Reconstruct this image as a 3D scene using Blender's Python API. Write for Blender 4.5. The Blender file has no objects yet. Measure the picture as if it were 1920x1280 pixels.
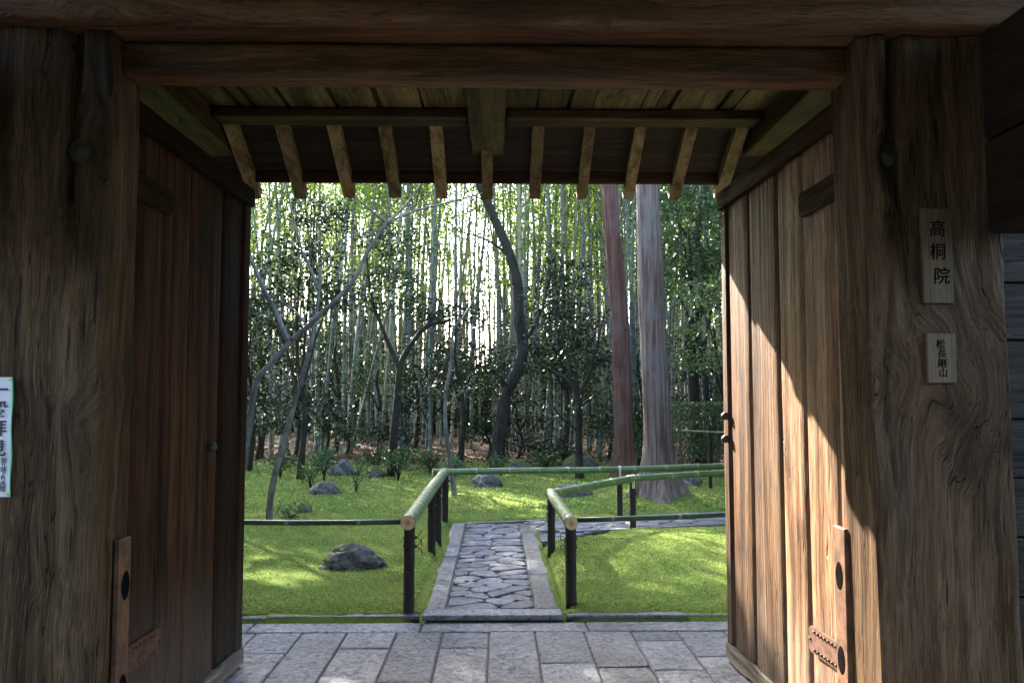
import bpy, math, random
import numpy as np
from mathutils import Vector, Matrix, noise as mn

R = math.radians
rng = random.Random(7)
nr = np.random.default_rng(7)
sc = bpy.context.scene
COL = sc.collection

# ------------------------------------------------------------------ camera, sky, sun, exposure
cam = bpy.data.cameras.new('camera')
cam.sensor_width = 22.2; cam.sensor_fit = 'HORIZONTAL'; cam.lens = 18.0
cam.clip_start = 0.05; cam.clip_end = 2000
camo = bpy.data.objects.new('camera', cam); COL.objects.link(camo)
camo.location = (0, 0, 1.5); camo.rotation_euler = (R(90 + 3.86), 0, R(-1.1))
sc.camera = camo

SUN = Vector((-1.0, 1.78, 1.282)).normalized()          # towards the sun
SUN_EL = math.asin(SUN.z); SUN_AZ = math.atan2(SUN.x, SUN.y)
world = bpy.data.worlds.new('World'); sc.world = world; world.use_nodes = True
wn = world.node_tree; wn.nodes.clear()
sky = wn.nodes.new('ShaderNodeTexSky'); sky.sky_type = 'NISHITA'; sky.sun_disc = False
sky.sun_elevation = SUN_EL; sky.sun_rotation = SUN_AZ
sky.air_density = 1.0; sky.dust_density = 2.2; sky.ozone_density = 1.0
bg = wn.nodes.new('ShaderNodeBackground'); bg.inputs['Strength'].default_value = 0.15
wo = wn.nodes.new('ShaderNodeOutputWorld')
wn.links.new(sky.outputs[0], bg.inputs[0]); wn.links.new(bg.outputs[0], wo.inputs[0])

sl = bpy.data.lights.new('sun', 'SUN'); sl.energy = 4.7; sl.angle = R(0.5); sl.color = (1.0, 0.93, 0.82)
so = bpy.data.objects.new('sun', sl); COL.objects.link(so)
so.rotation_euler = SUN.to_track_quat('Z', 'Y').to_euler(); so.location = (-8, 14, 20)

sc.render.engine = 'CYCLES'
sc.cycles.use_denoising = True
sc.cycles.max_bounces = 7; sc.cycles.diffuse_bounces = 4; sc.cycles.glossy_bounces = 3
sc.cycles.transmission_bounces = 4; sc.cycles.transparent_max_bounces = 4
sc.cycles.sample_clamp_indirect = 8.0
vs = sc.view_settings
vs.view_transform = 'Standard'; vs.look = 'None'; vs.gamma = 1.0; vs.use_curve_mapping = False
vs.exposure = 3.5

# ------------------------------------------------------------------ helpers
WPOS = {}
def _finish(o, parent, wpos):
    COL.objects.link(o)
    if parent is not None:
        o.parent = parent
        o.location = Vector(wpos) - WPOS[parent.name]
    else:
        o.location = wpos
    WPOS[o.name] = Vector(wpos)
    return o

def tag(o, label=None, cat=None, group=None, kind=None):
    if label: o['label'] = label
    if cat: o['category'] = cat
    if group: o['group'] = group
    if kind: o['kind'] = kind
    return o

def empty(name, loc, label=None, cat=None, group=None, kind=None):
    o = bpy.data.objects.new(name, None); o.empty_display_size = .2
    _finish(o, None, Vector(loc))
    return tag(o, label, cat, group, kind)

def mesh(name, V, F, mats, parent=None, origin=None, smooth=False, mi=None):
    V = np.asarray(V, dtype=np.float64).reshape(-1, 3)
    if origin is None:
        mn_, mx_ = V.min(0), V.max(0)
        origin = ((mn_[0]+mx_[0])/2, (mn_[1]+mx_[1])/2, mn_[2])
    origin = np.asarray(origin, dtype=np.float64)
    me = bpy.data.meshes.new(name)
    L = V - origin
    if isinstance(F, np.ndarray):
        n, k = F.shape
        me.vertices.add(len(L)); me.vertices.foreach_set('co', L.astype(np.float32).ravel())
        me.loops.add(n*k); me.loops.foreach_set('vertex_index', F.astype(np.int32).ravel())
        me.polygons.add(n); me.polygons.foreach_set('loop_start', np.arange(0, n*k, k, dtype=np.int32))
        me.update(calc_edges=True)
    else:
        me.from_pydata(L.tolist(), [], F); me.update()
    for m in (mats if isinstance(mats, (list, tuple)) else [mats]):
        me.materials.append(m)
    if mi is not None: me.polygons.foreach_set('material_index', np.asarray(mi, dtype=np.int32))
    if smooth: me.polygons.foreach_set('use_smooth', np.ones(len(me.polygons), dtype=bool))
    me.validate()
    o = bpy.data.objects.new(name, me)
    return _finish(o, parent, Vector(origin))

def copy_tree(o, parent=None):
    c = o.copy(); COL.objects.link(c); c.parent = parent
    for ch in o.children: copy_tree(ch, c)
    return c

BOXF = [(0,3,2,1),(4,5,6,7),(0,1,5,4),(1,2,6,5),(2,3,7,6),(3,0,4,7)]
def bevel_box(x0,x1,y0,y1,z0,z1,b=.006):
    """box with chamfered edges: 24 verts"""
    V=[];F=[]
    def vid(sx,sy,sz,ax):
        x=[x0,x1][sx];y=[y0,y1][sy];z=[z0,z1][sz]
        dx=b*(1 if sx==0 else -1);dy=b*(1 if sy==0 else -1);dz=b*(1 if sz==0 else -1)
        if ax!=0:x+=dx
        if ax!=1:y+=dy
        if ax!=2:z+=dz
        V.append((x,y,z));return len(V)-1
    ids={}
    for sx in(0,1):
        for sy in(0,1):
            for sz in(0,1):
                for ax in(0,1,2): ids[sx,sy,sz,ax]=vid(sx,sy,sz,ax)
    I=ids
    F.append([I[0,0,0,0],I[0,0,1,0],I[0,1,1,0],I[0,1,0,0]]);F.append([I[1,0,0,0],I[1,1,0,0],I[1,1,1,0],I[1,0,1,0]])
    F.append([I[0,0,0,1],I[1,0,0,1],I[1,0,1,1],I[0,0,1,1]]);F.append([I[0,1,0,1],I[0,1,1,1],I[1,1,1,1],I[1,1,0,1]])
    F.append([I[0,0,0,2],I[0,1,0,2],I[1,1,0,2],I[1,0,0,2]]);F.append([I[0,0,1,2],I[1,0,1,2],I[1,1,1,2],I[0,1,1,2]])
    for a in(0,1):
        for c in(0,1):
            F.append([I[a,c,0,0],I[a,c,1,0],I[a,c,1,1],I[a,c,0,1]])
            F.append([I[a,0,c,0],I[a,1,c,0],I[a,1,c,2],I[a,0,c,2]])
            F.append([I[0,a,c,1],I[1,a,c,1],I[1,a,c,2],I[0,a,c,2]])
    for sx in(0,1):
        for sy in(0,1):
            for sz in(0,1): F.append([I[sx,sy,sz,0],I[sx,sy,sz,1],I[sx,sy,sz,2]])
    return V,F

def join(parts):
    V=[];F=[]
    for v,f in parts:
        k=len(V);V.extend([tuple(q) for q in v]);F.extend([[i+k for i in q] for q in f])
    return V,F

def catmull(P, n):
    P=[Vector(p) for p in P]; out=[]
    Q=[P[0]*2-P[1]]+P+[P[-1]*2-P[-2]]
    for i in range(1,len(Q)-2):
        for k in range(n):
            t=k/n;a,b,c,d=Q[i-1],Q[i],Q[i+1],Q[i+2]
            out.append(.5*((2*b)+(c-a)*t+(2*a-5*b+4*c-d)*t*t+(3*b-a-3*c+d)*t**3))
    out.append(P[-1]); return out

def tube(P, rad, sides=8, wob=0., seed=0, cap=True):
    P=[Vector(p) for p in P]; n=len(P)
    if not hasattr(rad,'__len__'): rad=[rad]*n
    V=[];F=[]; up=None
    for i,p in enumerate(P):
        t=(P[min(i+1,n-1)]-P[max(i-1,0)]).normalized()
        if up is None:
            up=Vector((1,0,0)) if abs(t.x)<.9 else Vector((0,1,0))
        a=(up-t*up.dot(t)).normalized(); b=t.cross(a); up=a
        for k in range(sides):
            an=2*math.pi*k/sides; r=rad[i]
            if wob: r*=1+wob*mn.noise(Vector((math.cos(an)*1.2+seed,math.sin(an)*1.2,i*.35+seed)))
            V.append(p+a*(math.cos(an)*r)+b*(math.sin(an)*r))
    for i in range(n-1):
        for k in range(sides):
            k2=(k+1)%sides
            F.append((i*sides+k,i*sides+k2,(i+1)*sides+k2,(i+1)*sides+k))
    if cap:
        F.append(tuple(range(sides-1,-1,-1))); F.append(tuple((n-1)*sides+k for k in range(sides)))
    return V,F

def taper(n,a,b,pw=1.): return [a+(b-a)*(i/(n-1))**pw for i in range(n)]

# ------------------------------------------------------------------ material helpers
class G:
    def __init__(s, name):
        s.m=bpy.data.materials.new(name); s.m.use_nodes=True
        s.t=s.m.node_tree; s.t.nodes.clear()
        s.out=s.t.nodes.new('ShaderNodeOutputMaterial')
    def n(s, typ, ins=None, **pr):
        x=s.t.nodes.new('ShaderNode'+typ)
        for k,v in pr.items(): setattr(x,k,v)
        for k,v in (ins or {}).items(): s.put(x.inputs[k],v)
        return x
    def put(s, sock, v):
        if isinstance(v, bpy.types.NodeSocket): s.t.links.new(v,sock)
        elif isinstance(v,(tuple,list)) and len(v)==3 and sock.type=='RGBA': sock.default_value=(*v,1)
        else: sock.default_value=v
    def math(s,op,a,b=0.,c=0.,clamp=False):
        x=s.t.nodes.new('ShaderNodeMath'); x.operation=op; x.use_clamp=clamp
        s.put(x.inputs[0],a); s.put(x.inputs[1],b); s.put(x.inputs[2],c); return x.outputs[0]
    def vm(s,op,a,b=(0,0,0),sc=None):
        x=s.t.nodes.new('ShaderNodeVectorMath'); x.operation=op
        s.put(x.inputs[0],a); s.put(x.inputs[1],b)
        if sc is not None: s.put(x.inputs[3],sc)
        return x.outputs[0]
    def mix(s,f,a,b,bt='MIX'):
        x=s.t.nodes.new('ShaderNodeMix'); x.data_type='RGBA'; x.blend_type=bt
        s.put(x.inputs[0],f); s.put(x.inputs[6],a); s.put(x.inputs[7],b); return x.outputs[2]
    def ramp(s,f,lo,hi,a=0.,b=1.):
        x=s.t.nodes.new('ShaderNodeMapRange'); x.interpolation_type='SMOOTHSTEP'
        s.put(x.inputs[0],f); s.put(x.inputs[1],lo); s.put(x.inputs[2],hi); s.put(x.inputs[3],a); s.put(x.inputs[4],b)
        return x.outputs[0]
    def noise(s,vec,scale,detail=3.,rough=.5,dist=0.):
        x=s.n('TexNoise',{'Scale':scale,'Detail':detail,'Roughness':rough,'Distortion':dist})
        if vec is not None: s.put(x.inputs['Vector'],vec)
        return x
    def bump(s,h,strength=.5,dist=.01,nrm=None):
        x=s.n('Bump',{'Height':h,'Strength':strength,'Distance':dist})
        if nrm is not None: s.put(x.inputs['Normal'],nrm)
        return x.outputs[0]
    def done(s,col,rough=.6,nrm=None,spec=.5,**kw):
        b=s.n('BsdfPrincipled',{'Base Color':col,'Roughness':rough,'Specular IOR Level':spec,**kw})
        if nrm is not None: s.put(b.inputs['Normal'],nrm)
        s.t.links.new(b.outputs[0],s.out.inputs[0]); return s.m

def wood(name, axis='Z', dark=(.045,.028,.017), mid=(.13,.085,.05), light=(.24,.18,.13), ring=26., fig=1.7,
         stretch=.14, swirl=.22, rough=.55, bump=.5, crack=.5, spec=.18, stain=.6, tv=.7, knots=0., foot=0., streak=.6):
    g=G(name)
    tc=g.n('TexCoord').outputs['Object']
    oi=g.n('ObjectInfo').outputs['Random']
    p=tc
    if axis=='X': p=g.n('Mapping',{'Vector':p,'Rotation':(0,R(90),0)}).outputs[0]
    if axis=='Y': p=g.n('Mapping',{'Vector':p,'Rotation':(R(90),0,0)}).outputs[0]
    p=g.vm('ADD',p,g.vm('SCALE',(13.1,27.7,41.3),sc=oi))
    wv=g.noise(g.vm('MULTIPLY',p,(1,1,.45)),2.6,2.5,.5).outputs['Color']
    km=g.ramp(g.noise(g.vm('MULTIPLY',p,(1,1,.6)),1.9,2.,.5).outputs['Fac'],.52,.70)      # where the grain swirls round knots
    amp=g.math('MULTIPLY_ADD',km,knots,swirl)
    w=g.vm('SCALE',g.vm('SUBTRACT',wv,(.5,.5,.5)),sc=amp)
    pw=g.vm('ADD',p,w)
    q=g.vm('MULTIPLY',pw,(1,1,stretch))
    qs=g.vm('MULTIPLY',pw,(1,1,stretch*.35))
    rn=g.noise(q,fig*2.2,1.5,.4).outputs['Fac']
    si=g.math('SINE',g.math('MULTIPLY',rn,ring*6.2))
    ct=g.math('POWER',g.math('MULTIPLY_ADD',si,.5,.5),2.2)
    fi=g.noise(qs,170.,3.,.6).outputs['Fac']
    fi2=g.noise(qs,45.,4.,.65).outputs['Fac']
    fi3=g.noise(qs,11.,3.,.6).outputs['Fac']
    bl=g.noise(g.vm('MULTIPLY',p,(1,1,.4)),2.1,5.,.65,.3).outputs['Fac']
    ck=g.noise(g.vm('MULTIPLY',pw,(44,44,2.6)),1.,2.,.5).outputs['Fac']
    ckm=g.ramp(ck,.685,.73)
    c=g.mix(g.math('MULTIPLY',ct,.5),mid,dark)
    c=g.mix(g.ramp(fi3,.40,.66,0.,streak),c,light)
    c=g.mix(g.ramp(fi3,.46,.30,0.,streak),c,dark)
    c=g.mix(g.ramp(fi2,.50,.72,0.,.55),c,dark)
    c=g.mix(g.ramp(fi2,.44,.28,0.,.45),c,light)
    c=g.mix(g.ramp(fi,.5,.66,0.,.6),c,dark)
    c=g.mix(g.ramp(fi,.44,.30,0.,.5),c,light)
    c=g.mix(g.math('MULTIPLY',g.ramp(bl,.50,.70),stain),c,dark)
    c=g.mix(g.math('MULTIPLY',km,.35 if knots else 0.),c,dark)
    if foot:
        zz=g.n('SeparateXYZ',{0:tc}).outputs[2]
        fm=g.ramp(g.math('ADD',zz,g.math('MULTIPLY',fi3,.5)),.95,.30,0.,foot)
        c=g.mix(fm,c,g.mix(fi2,(.10,.085,.07),(.21,.185,.155)))
    lk=g.noise(g.vm('MULTIPLY',pw,(15,15,.42)),1.,2.,.5).outputs['Fac']
    lkm=g.math('MULTIPLY',g.ramp(g.math('ABSOLUTE',g.math('SUBTRACT',lk,.5)),.009,.002),g.ramp(bl,.44,.56))
    ckm=g.math('MAXIMUM',ckm,lkm)
    c=g.mix(g.math('MULTIPLY',ckm,crack),c,(.008,.006,.004))
    tone=g.math('MULTIPLY_ADD',oi,tv,1-tv*.52)
    c=g.mix(1.,c,g.n('CombineColor',{0:tone,1:tone,2:tone}).outputs[0],'MULTIPLY')
    h=g.math('ADD',g.math('MULTIPLY',ct,-.3),g.math('ADD',g.math('MULTIPLY',fi,.5),g.math('ADD',g.math('MULTIPLY',fi2,1.0),g.math('MULTIPLY',fi3,1.2))))
    h=g.math('SUBTRACT',h,g.math('MULTIPLY',ckm,1.6))
    nb=g.bump(h,bump,.008)
    ro=g.ramp(fi2,.3,.7,rough-.1,rough+.15)
    return g.done(c,ro,nb,spec)

def granite(name, a, b, speck=.5, bump=.4, moss=0.):
    g=G(name)
    oi=g.n('ObjectInfo').outputs['Random']
    tc=g.n('TexCoord').outputs['Object']
    p=g.vm('ADD',tc,g.vm('SCALE',(9.,17.,5.),sc=oi))
    n1=g.noise(p,2.6,5.,.65).outputs['Fac']
    n2=g.noise(p,105.,2.,.7).outputs['Fac']
    n3=g.noise(p,38.,4.,.75).outputs['Fac']
    n4=g.noise(p,15.,5.,.7,.3).outputs['Fac']
    c=g.mix(g.ramp(n1,.3,.7),a,b)
    c=g.mix(g.ramp(n3,.50,.70,0.,.65),c,tuple(v*.45 for v in a))
    c=g.mix(g.ramp(n2,.55,.7,0.,speck),c,(.04,.04,.042))
    c=g.mix(g.ramp(n2,.42,.3,0.,speck),c,(.40,.39,.38))
    c=g.mix(g.ramp(n4,.55,.70,0.,.7),c,(.045,.043,.04))
    n5=g.noise(p,27.,3.,.7).outputs['Fac']
    c=g.mix(g.ramp(n5,.54,.66,0.,.55),c,tuple(v*.35 for v in a))
    c=g.mix(g.ramp(n5,.44,.34,0.,.45),c,tuple(v*1.5 for v in b))
    t=g.math('MULTIPLY_ADD',oi,.55,.72)
    t2=g.math('MULTIPLY_ADD',g.math('FRACT',g.math('MULTIPLY',oi,7.31)),.08,.96)
    c=g.mix(1.,c,g.n('CombineColor',{0:g.math('MULTIPLY',t,t2),1:t,2:g.math('DIVIDE',t,t2)}).outputs[0],'MULTIPLY')
    if moss:
        c=g.mix(g.ramp(g.noise(g.n('NewGeometry').outputs['Position'],2.1,5.,.6).outputs['Fac'],.56,.7,0.,moss),c,(.06,.08,.02))
    h=g.math('ADD',g.math('SUBTRACT',g.math('MULTIPLY',n3,.8),g.math('MULTIPLY',g.ramp(n5,.5,.66),.9)),g.math('ADD',g.math('MULTIPLY',n4,1.2),g.math('MULTIPLY',n2,.3)))
    return g.done(c,.7,g.bump(h,bump,.014),.3)

def leafmat(name, a, b, trans=.4, rough=.4, spec=.5, tcol=None):
    g=G(name)
    ri=g.n('NewGeometry').outputs['Random Per Island']
    c=g.mix(ri,a,b)
    oi=g.n('ObjectInfo').outputs['Random']
    t=g.math('MULTIPLY_ADD',oi,.4,.8)
    c=g.mix(1.,c,g.n('CombineColor',{0:t,1:t,2:t}).outputs[0],'MULTIPLY')
    pb=g.n('BsdfPrincipled',{'Base Color':c,'Roughness':rough,'Specular IOR Level':spec})
    tl=g.n('BsdfTranslucent',{'Color':g.mix(1.,c,tcol or (1.3,1.5,.75),'MULTIPLY')})
    ms=g.n('MixShader',{0:trans,1:pb.outputs[0],2:tl.outputs[0]})
    g.t.links.new(ms.outputs[0],g.out.inputs[0]); return g.m

def bark(name, a, b, c3, vs_=(14,14,1.6), bump=.8, moss=None):
    g=G(name)
    p=g.vm('ADD',g.n('TexCoord').outputs['Object'],g.vm('SCALE',(9.,17.,5.),sc=g.n('ObjectInfo').outputs['Random']))
    n1=g.noise(g.vm('MULTIPLY',p,vs_),1.,5.,.65,.6).outputs['Fac']
    n2=g.noise(p,1.7,4.,.6).outputs['Fac']
    n3=g.noise(g.vm('MULTIPLY',p,tuple(q*4 for q in vs_)),1.,3.,.6).outputs['Fac']
    col=g.mix(g.ramp(n1,.35,.65),a,b)
    col=g.mix(g.ramp(n2,.45,.65,0.,.85),col,c3)
    col=g.mix(g.ramp(n3,.55,.75,0.,.6),col,(.015,.012,.01))
    if moss: col=g.mix(g.ramp(g.noise(p,3.1,4.,.6).outputs['Fac'],.5,.66,0.,.8),col,moss)
    h=g.math('ADD',n1,g.math('MULTIPLY',n3,.5))
    return g.done(col,.85,g.bump(h,bump,.03),.2)

def plain(name,col,rough=.5,metal=0.,var=.25,sc_=20.,bump=.2,spec=.5):
    g=G(name)
    p=g.n('TexCoord').outputs['Object']
    n=g.noise(p,sc_,4.,.6).outputs['Fac']
    c=g.mix(g.ramp(n,.3,.7),tuple(v*(1-var) for v in col),tuple(min(1,v*(1+var)) for v in col))
    return g.done(c,rough,g.bump(n,bump,.004),spec,Metallic=metal)

M={}
M['post']=wood('weathered_post_wood','Z',dark=(0.0130,0.0066,0.0032),mid=(0.0551,0.0305,0.0153),light=(0.1370,0.0843,0.0465),ring=9.,fig=1.3,stretch=.12,swirl=.10,knots=.42,bump=.8,crack=.9,stain=.7,tv=.1,streak=.42,spec=.07)
M['beam']=wood('dark_beam_wood','X',dark=(0.0171,0.0066,0.0022),mid=(0.0886,0.0377,0.0133),light=(0.1574,0.0753,0.0314),ring=10.,fig=1.5,stretch=.14,swirl=.14,knots=.35,bump=.6,crack=.6,tv=.2)
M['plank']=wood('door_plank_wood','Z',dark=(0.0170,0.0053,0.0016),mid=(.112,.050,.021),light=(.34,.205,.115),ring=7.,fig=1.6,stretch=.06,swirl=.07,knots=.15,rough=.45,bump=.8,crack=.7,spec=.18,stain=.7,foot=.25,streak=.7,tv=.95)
M['plank_l']=wood('shade_darkened_door_plank_wood','Z',dark=(0.0047,0.0015,0.0006),mid=(0.0244,0.0086,0.0033),light=(0.0636,0.0279,0.0132),ring=7.,fig=1.6,stretch=.06,swirl=.07,knots=.15,rough=.55,bump=.8,crack=.7,spec=.08,stain=.7,foot=.25,streak=.7,tv=.9)  # darker copy of the door planks: the left door's shade put into the colour
M['rail_w']=wood('door_rail_wood','Y',dark=(0.0398,0.0247,0.0135),mid=(.19,.165,.135),light=(.42,.39,.34),ring=10.,fig=1.6,stretch=.1,swirl=.12,bump=.6)
M['toprail']=wood('door_top_rail_wood','Y',dark=(0.0046,0.0021,0.0008),mid=(0.0163,0.0075,0.0031),light=(0.0292,0.0149,0.0066),ring=10.,fig=1.6,stretch=.1,swirl=.12,bump=.5,spec=.05)
M['sidewood']=wood('dark_side_wood','Y',dark=(0.0051,0.0027,0.0016),mid=(0.0153,0.0086,0.0047),light=(0.0265,0.0162,0.0094),ring=10.,fig=1.6,stretch=.1,swirl=.12,bump=.5)  # very dark brown timber for the side beams
M['wallwood']=wood('dark_wall_wood','X',dark=(0.0046,0.0023,0.0012),mid=(0.0152,0.0085,0.0041),light=(0.0252,0.0149,0.0080),ring=10.,fig=1.6,stretch=.1,swirl=.12,bump=.5)  # very dark brown boards for the side walls
M['arm']=wood('arm_wood','Y',dark=(0.0186,0.0103,0.0040),mid=(0.0715,0.0414,0.0184),light=(0.1216,0.0761,0.0367),ring=9.,fig=1.4,stretch=.15,swirl=.2,bump=.5,tv=.2)
M['rafter']=wood('rafter_wood','Y',dark=(0.0404,0.0239,0.0107),mid=(0.2123,0.1373,0.0673),light=(0.3134,0.2199,0.1164),ring=8.,fig=1.8,stretch=.1,swirl=.1,bump=.5,crack=.3,stain=.35,spec=.08)
M['purlin']=wood('purlin_wood','X',dark=(0.0146,0.0079,0.0033),mid=(0.0568,0.0323,0.0142),light=(0.0935,0.0557,0.0261),ring=9.,fig=1.6,stretch=.1,swirl=.12,bump=.5,tv=.2)
M['board_x']=wood('roof_board_wood','X',dark=(0.0089,0.0039,0.0018),mid=(0.0350,0.0158,0.0069),light=(0.0636,0.0316,0.0147),ring=8.,fig=1.8,stretch=.08,swirl=.1,bump=.5)
M['board_y']=wood('ceiling_board_wood','Y',dark=(0.0215,0.0117,0.0049),mid=(0.1116,0.0675,0.0282),light=(0.2147,0.1394,0.0646),ring=9.,fig=1.6,stretch=.12,swirl=.2,bump=.5,tv=1.)
M['sign']=wood('plaque_wood','Z',dark=(0.0432,0.0272,0.0155),mid=(0.0900,0.0585,0.0341),light=(0.1080,0.0728,0.0446),ring=5.,fig=1.5,stretch=.08,swirl=.05,bump=.15,crack=0.,stain=.15,tv=.1,streak=.3)
M['iron']=plain('rusty_iron',(.075,.036,.022),.7,.0,.4,30.,.3,.15)
M['darkiron']=plain('dark_brown_iron',(.012,.007,.005),.8,0,.4,30.,.3,.03)
M['bandwood']=plain('rust_brown_band',(.085,.038,.017),.6,.1,.5,14.,.4,.3)
M['blackiron']=plain('black_iron',(.035,.028,.023),.6,.0,.3,30.,.3,.3)
M['void']=plain('dark_hole',(.006,.005,.005),.95,0,.25,20.,.2,0.)
M['ink']=plain('black_ink',(.004,.004,.004),.9,0,.1,20.,.1,0.)
M['ink2']=plain('purple_black_ink',(.03,.012,.03),.7,0,.1)
M['paper']=plain('white_paper',(.50,.51,.55),.8,0,.04,9.,.1)
M['green_edge']=plain('green_paper_edge',(.08,.42,.16),.7,0,.05)
M['pin']=plain('brass_pin',(.5,.38,.1),.35,.6,.1)
M['paving']=granite('grey_granite_paving',(.118,.125,.140),(.185,.192,.205),.45,.7)
M['kerb']=granite('kerb_granite',(.10,.102,.11),(.155,.156,.16),.4,.6,.45)
M['cobble']=granite('blue_grey_path_stone',(.090,.095,.107),(.145,.150,.164),.35,.6,.3)
def canemat(name,a,b,fade):
    g=G(name); p=g.n('TexCoord').outputs['Object']
    n1=g.noise(p,3.,4.,.6).outputs['Fac']; n2=g.noise(p,28.,4.,.7).outputs['Fac']; n3=g.noise(p,90.,3.,.6).outputs['Fac']
    c=g.mix(g.ramp(n1,.35,.65),a,b); c=g.mix(g.ramp(n2,.5,.75,0.,.55),c,fade); c=g.mix(g.ramp(n3,.6,.75,0.,.5),c,tuple(v*.4 for v in a))
    return g.done(c,g.ramp(n2,.3,.7,.28,.5),g.bump(n3,.15,.003),.5)
M['cane']=canemat('green_bamboo_rail',(.055,.105,.030),(.095,.145,.045),(.17,.175,.08))
M['cane_dark']=canemat('dark_green_bamboo_rail',(.02,.045,.02),(.04,.075,.03),(.07,.085,.05))
M['cane_node']=plain('pale_bamboo_node',(.17,.20,.12),.6,0,.3)
M['cut']=plain('cut_bamboo_end',(.52,.36,.20),.7,0,.15,40.)
M['char']=plain('charred_post',(.016,.012,.010),.75,0,.5,30.,.6,.3)
M['cord']=plain('black_cord',(.012,.012,.013),.8,0,.2)
M['strap']=plain('pale_split_strap',(.45,.40,.26),.6,0,.2)

# ------------------------------------------------------------------ ground shape
def sst(a,b,x):
    t=max(0.,min(1.,(x-a)/(b-a))); return t*t*(3-2*t)
DU=Vector((.966,.2595)).normalized(); DV=Vector((-DU.y,DU.x))      # the side path runs off along DU
PO=Vector((-.495,9.80))                                            # its far-left corner
def side_uv(x,y):
    d=Vector((x,y))-PO; return d.dot(DU), d.dot(DV)
def path_mask(x,y):
    """1 on the paved path, 0 on the lawn"""
    m=0.
    if y<9.9: m=max(m,1-sst(.50,.60,abs(x+.025)) if y>5.6 else 0)
    u,v=side_uv(x,y)
    w0=-.95 if u>1.0 else -.95
    if u>-.02: m=max(m,sst(w0-.18,w0-.02,v)*(1-sst(.0,.12,v)))
    if .4<x<1.35 and 8.4<y<9.4: m=max(m,sst(8.42,8.60,y-.35*(x-.45))*(1-sst(1.1,1.3,x)))
    return m
def gz(x,y):
    if y<5.66: return -.10
    z=.05+.030*mn.noise(Vector((x*.55,y*.5,3.3)))+.012*mn.noise(Vector((x*2.2,y*2.0,8.)))
    z+=.105*math.exp(-((x-1.75)/.85)**2-((y-8.15)/.75)**2)*1.
    z+=.06*math.exp(-((x-1.2)/.5)**2-((y-7.4)/.9)**2)
    z+=.07*math.exp(-((x+2.5)/.35)**2-((y-9.55)/.28)**2)
    z+=.06*math.exp(-((x+2.3)/.2)**2-((y-10.3)/.2)**2)
    z+=.16*math.exp(-((x-2.4)/.9)**2-((y-12.1)/.8)**2)
    z+=.10*math.exp(-((x+.4)/.35)**2-((y-11.7)/.3)**2)
    z+=.10*math.exp(-((x-2.2)/.8)**2-((y-14.6)/.6)**2)
    z+=(.06+.26*max(-.3,mn.noise(Vector((x*.33,y*.36,1.7)))))*sst(13.5,17.,y)*(1-.7*sst(19,24,y))-.05*sst(20.,27.,y)+.5*sst(34,70,y)
    far=sst(14,24,y); z+=far*.10*mn.noise(Vector((x*.8,y*.8,5.)))
    z=min(z,z) 
    z*=sst(5.66,5.95,y)*.45+.55
    pm=path_mask(x,y)
    return z*(1-pm)+(-.03)*pm

def axis_pts(bands):
    out=[]
    for a,b,s in bands:
        n=max(1,int(round((b-a)/s))); out+= [a+(b-a)*i/n for i in range(n)]
    out.append(bands[-1][1]); return out
gx=axis_pts([(-600,-60,90),(-60,-14,6),(-14,-6,.7),(-6,-3.2,.2),(-3.2,3.6,.05),(3.6,6,.2),(6,14,.7),(14,60,6),(60,600,90)])
gy=axis_pts([(-300,-20,70),(-20,5.5,5.1),(5.5,5.7,.05),(5.7,10.9,.05),(10.9,15,.12),(15,26,.35),(26,40,1.2),(40,80,8),(80,900,160)])
VG=np.array([(x,y,gz(x,y)) for y in gy for x in gx]); V=VG; nx=len(gx)
ii,jj=np.meshgrid(np.arange(len(gy)-1),np.arange(nx-1),indexing='ij')
a=(ii*nx+jj).ravel(); F=np.stack([a,a+1,a+nx+1,a+nx],1)
g=G('moss_lawn_and_leaf_litter')
P=g.n('NewGeometry').outputs['Position']
n1=g.noise(P,1.1,4.,.6).outputs['Fac']; n2=g.noise(P,7.,5.,.65).outputs['Fac']; n3=g.noise(P,70.,4.,.7).outputs['Fac']; n4=g.noise(P,2.6,5.,.7).outputs['Fac']
mc=g.mix(g.ramp(n1,.35,.65),(.13,.215,.035),(.19,.235,.04))
mc=g.mix(g.ramp(n2,.48,.68,0.,.7),mc,(.10,.12,.026))
mc=g.mix(g.ramp(g.noise(P,.6,5.,.7).outputs['Fac'],.5,.64,0.,.6),mc,(.21,.20,.045))
mc=g.mix(g.ramp(n4,.58,.72,0.,.65),mc,(.19,.16,.06))
mc=g.mix(g.ramp(n3,.5,.7,0.,.6),mc,(.075,.11,.02))
lc=g.mix(g.ramp(n3,.35,.65),(.035,.022,.014),(.105,.066,.042))
lc=g.mix(g.ramp(n2,.45,.6,0.,.5),lc,(.055,.034,.02))
yy=g.n('SeparateXYZ',{0:P}).outputs[1]
ed=g.math('ADD',yy,g.math('ADD',g.math('MULTIPLY',n1,9.),g.math('MULTIPLY',n2,3.)))
col=g.mix(g.ramp(ed,23.6,24.6),mc,lc)
col=g.mix(g.ramp(yy,5.69,5.64),col,(.05,.045,.04))
gm=g.done(col,.95,g.bump(g.math('ADD',n3,g.math('MULTIPLY',n2,.8)),.9,.03),.15)
tag(mesh('ground',V,F,gm,origin=(0,0,0),smooth=True),kind='structure')

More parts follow.
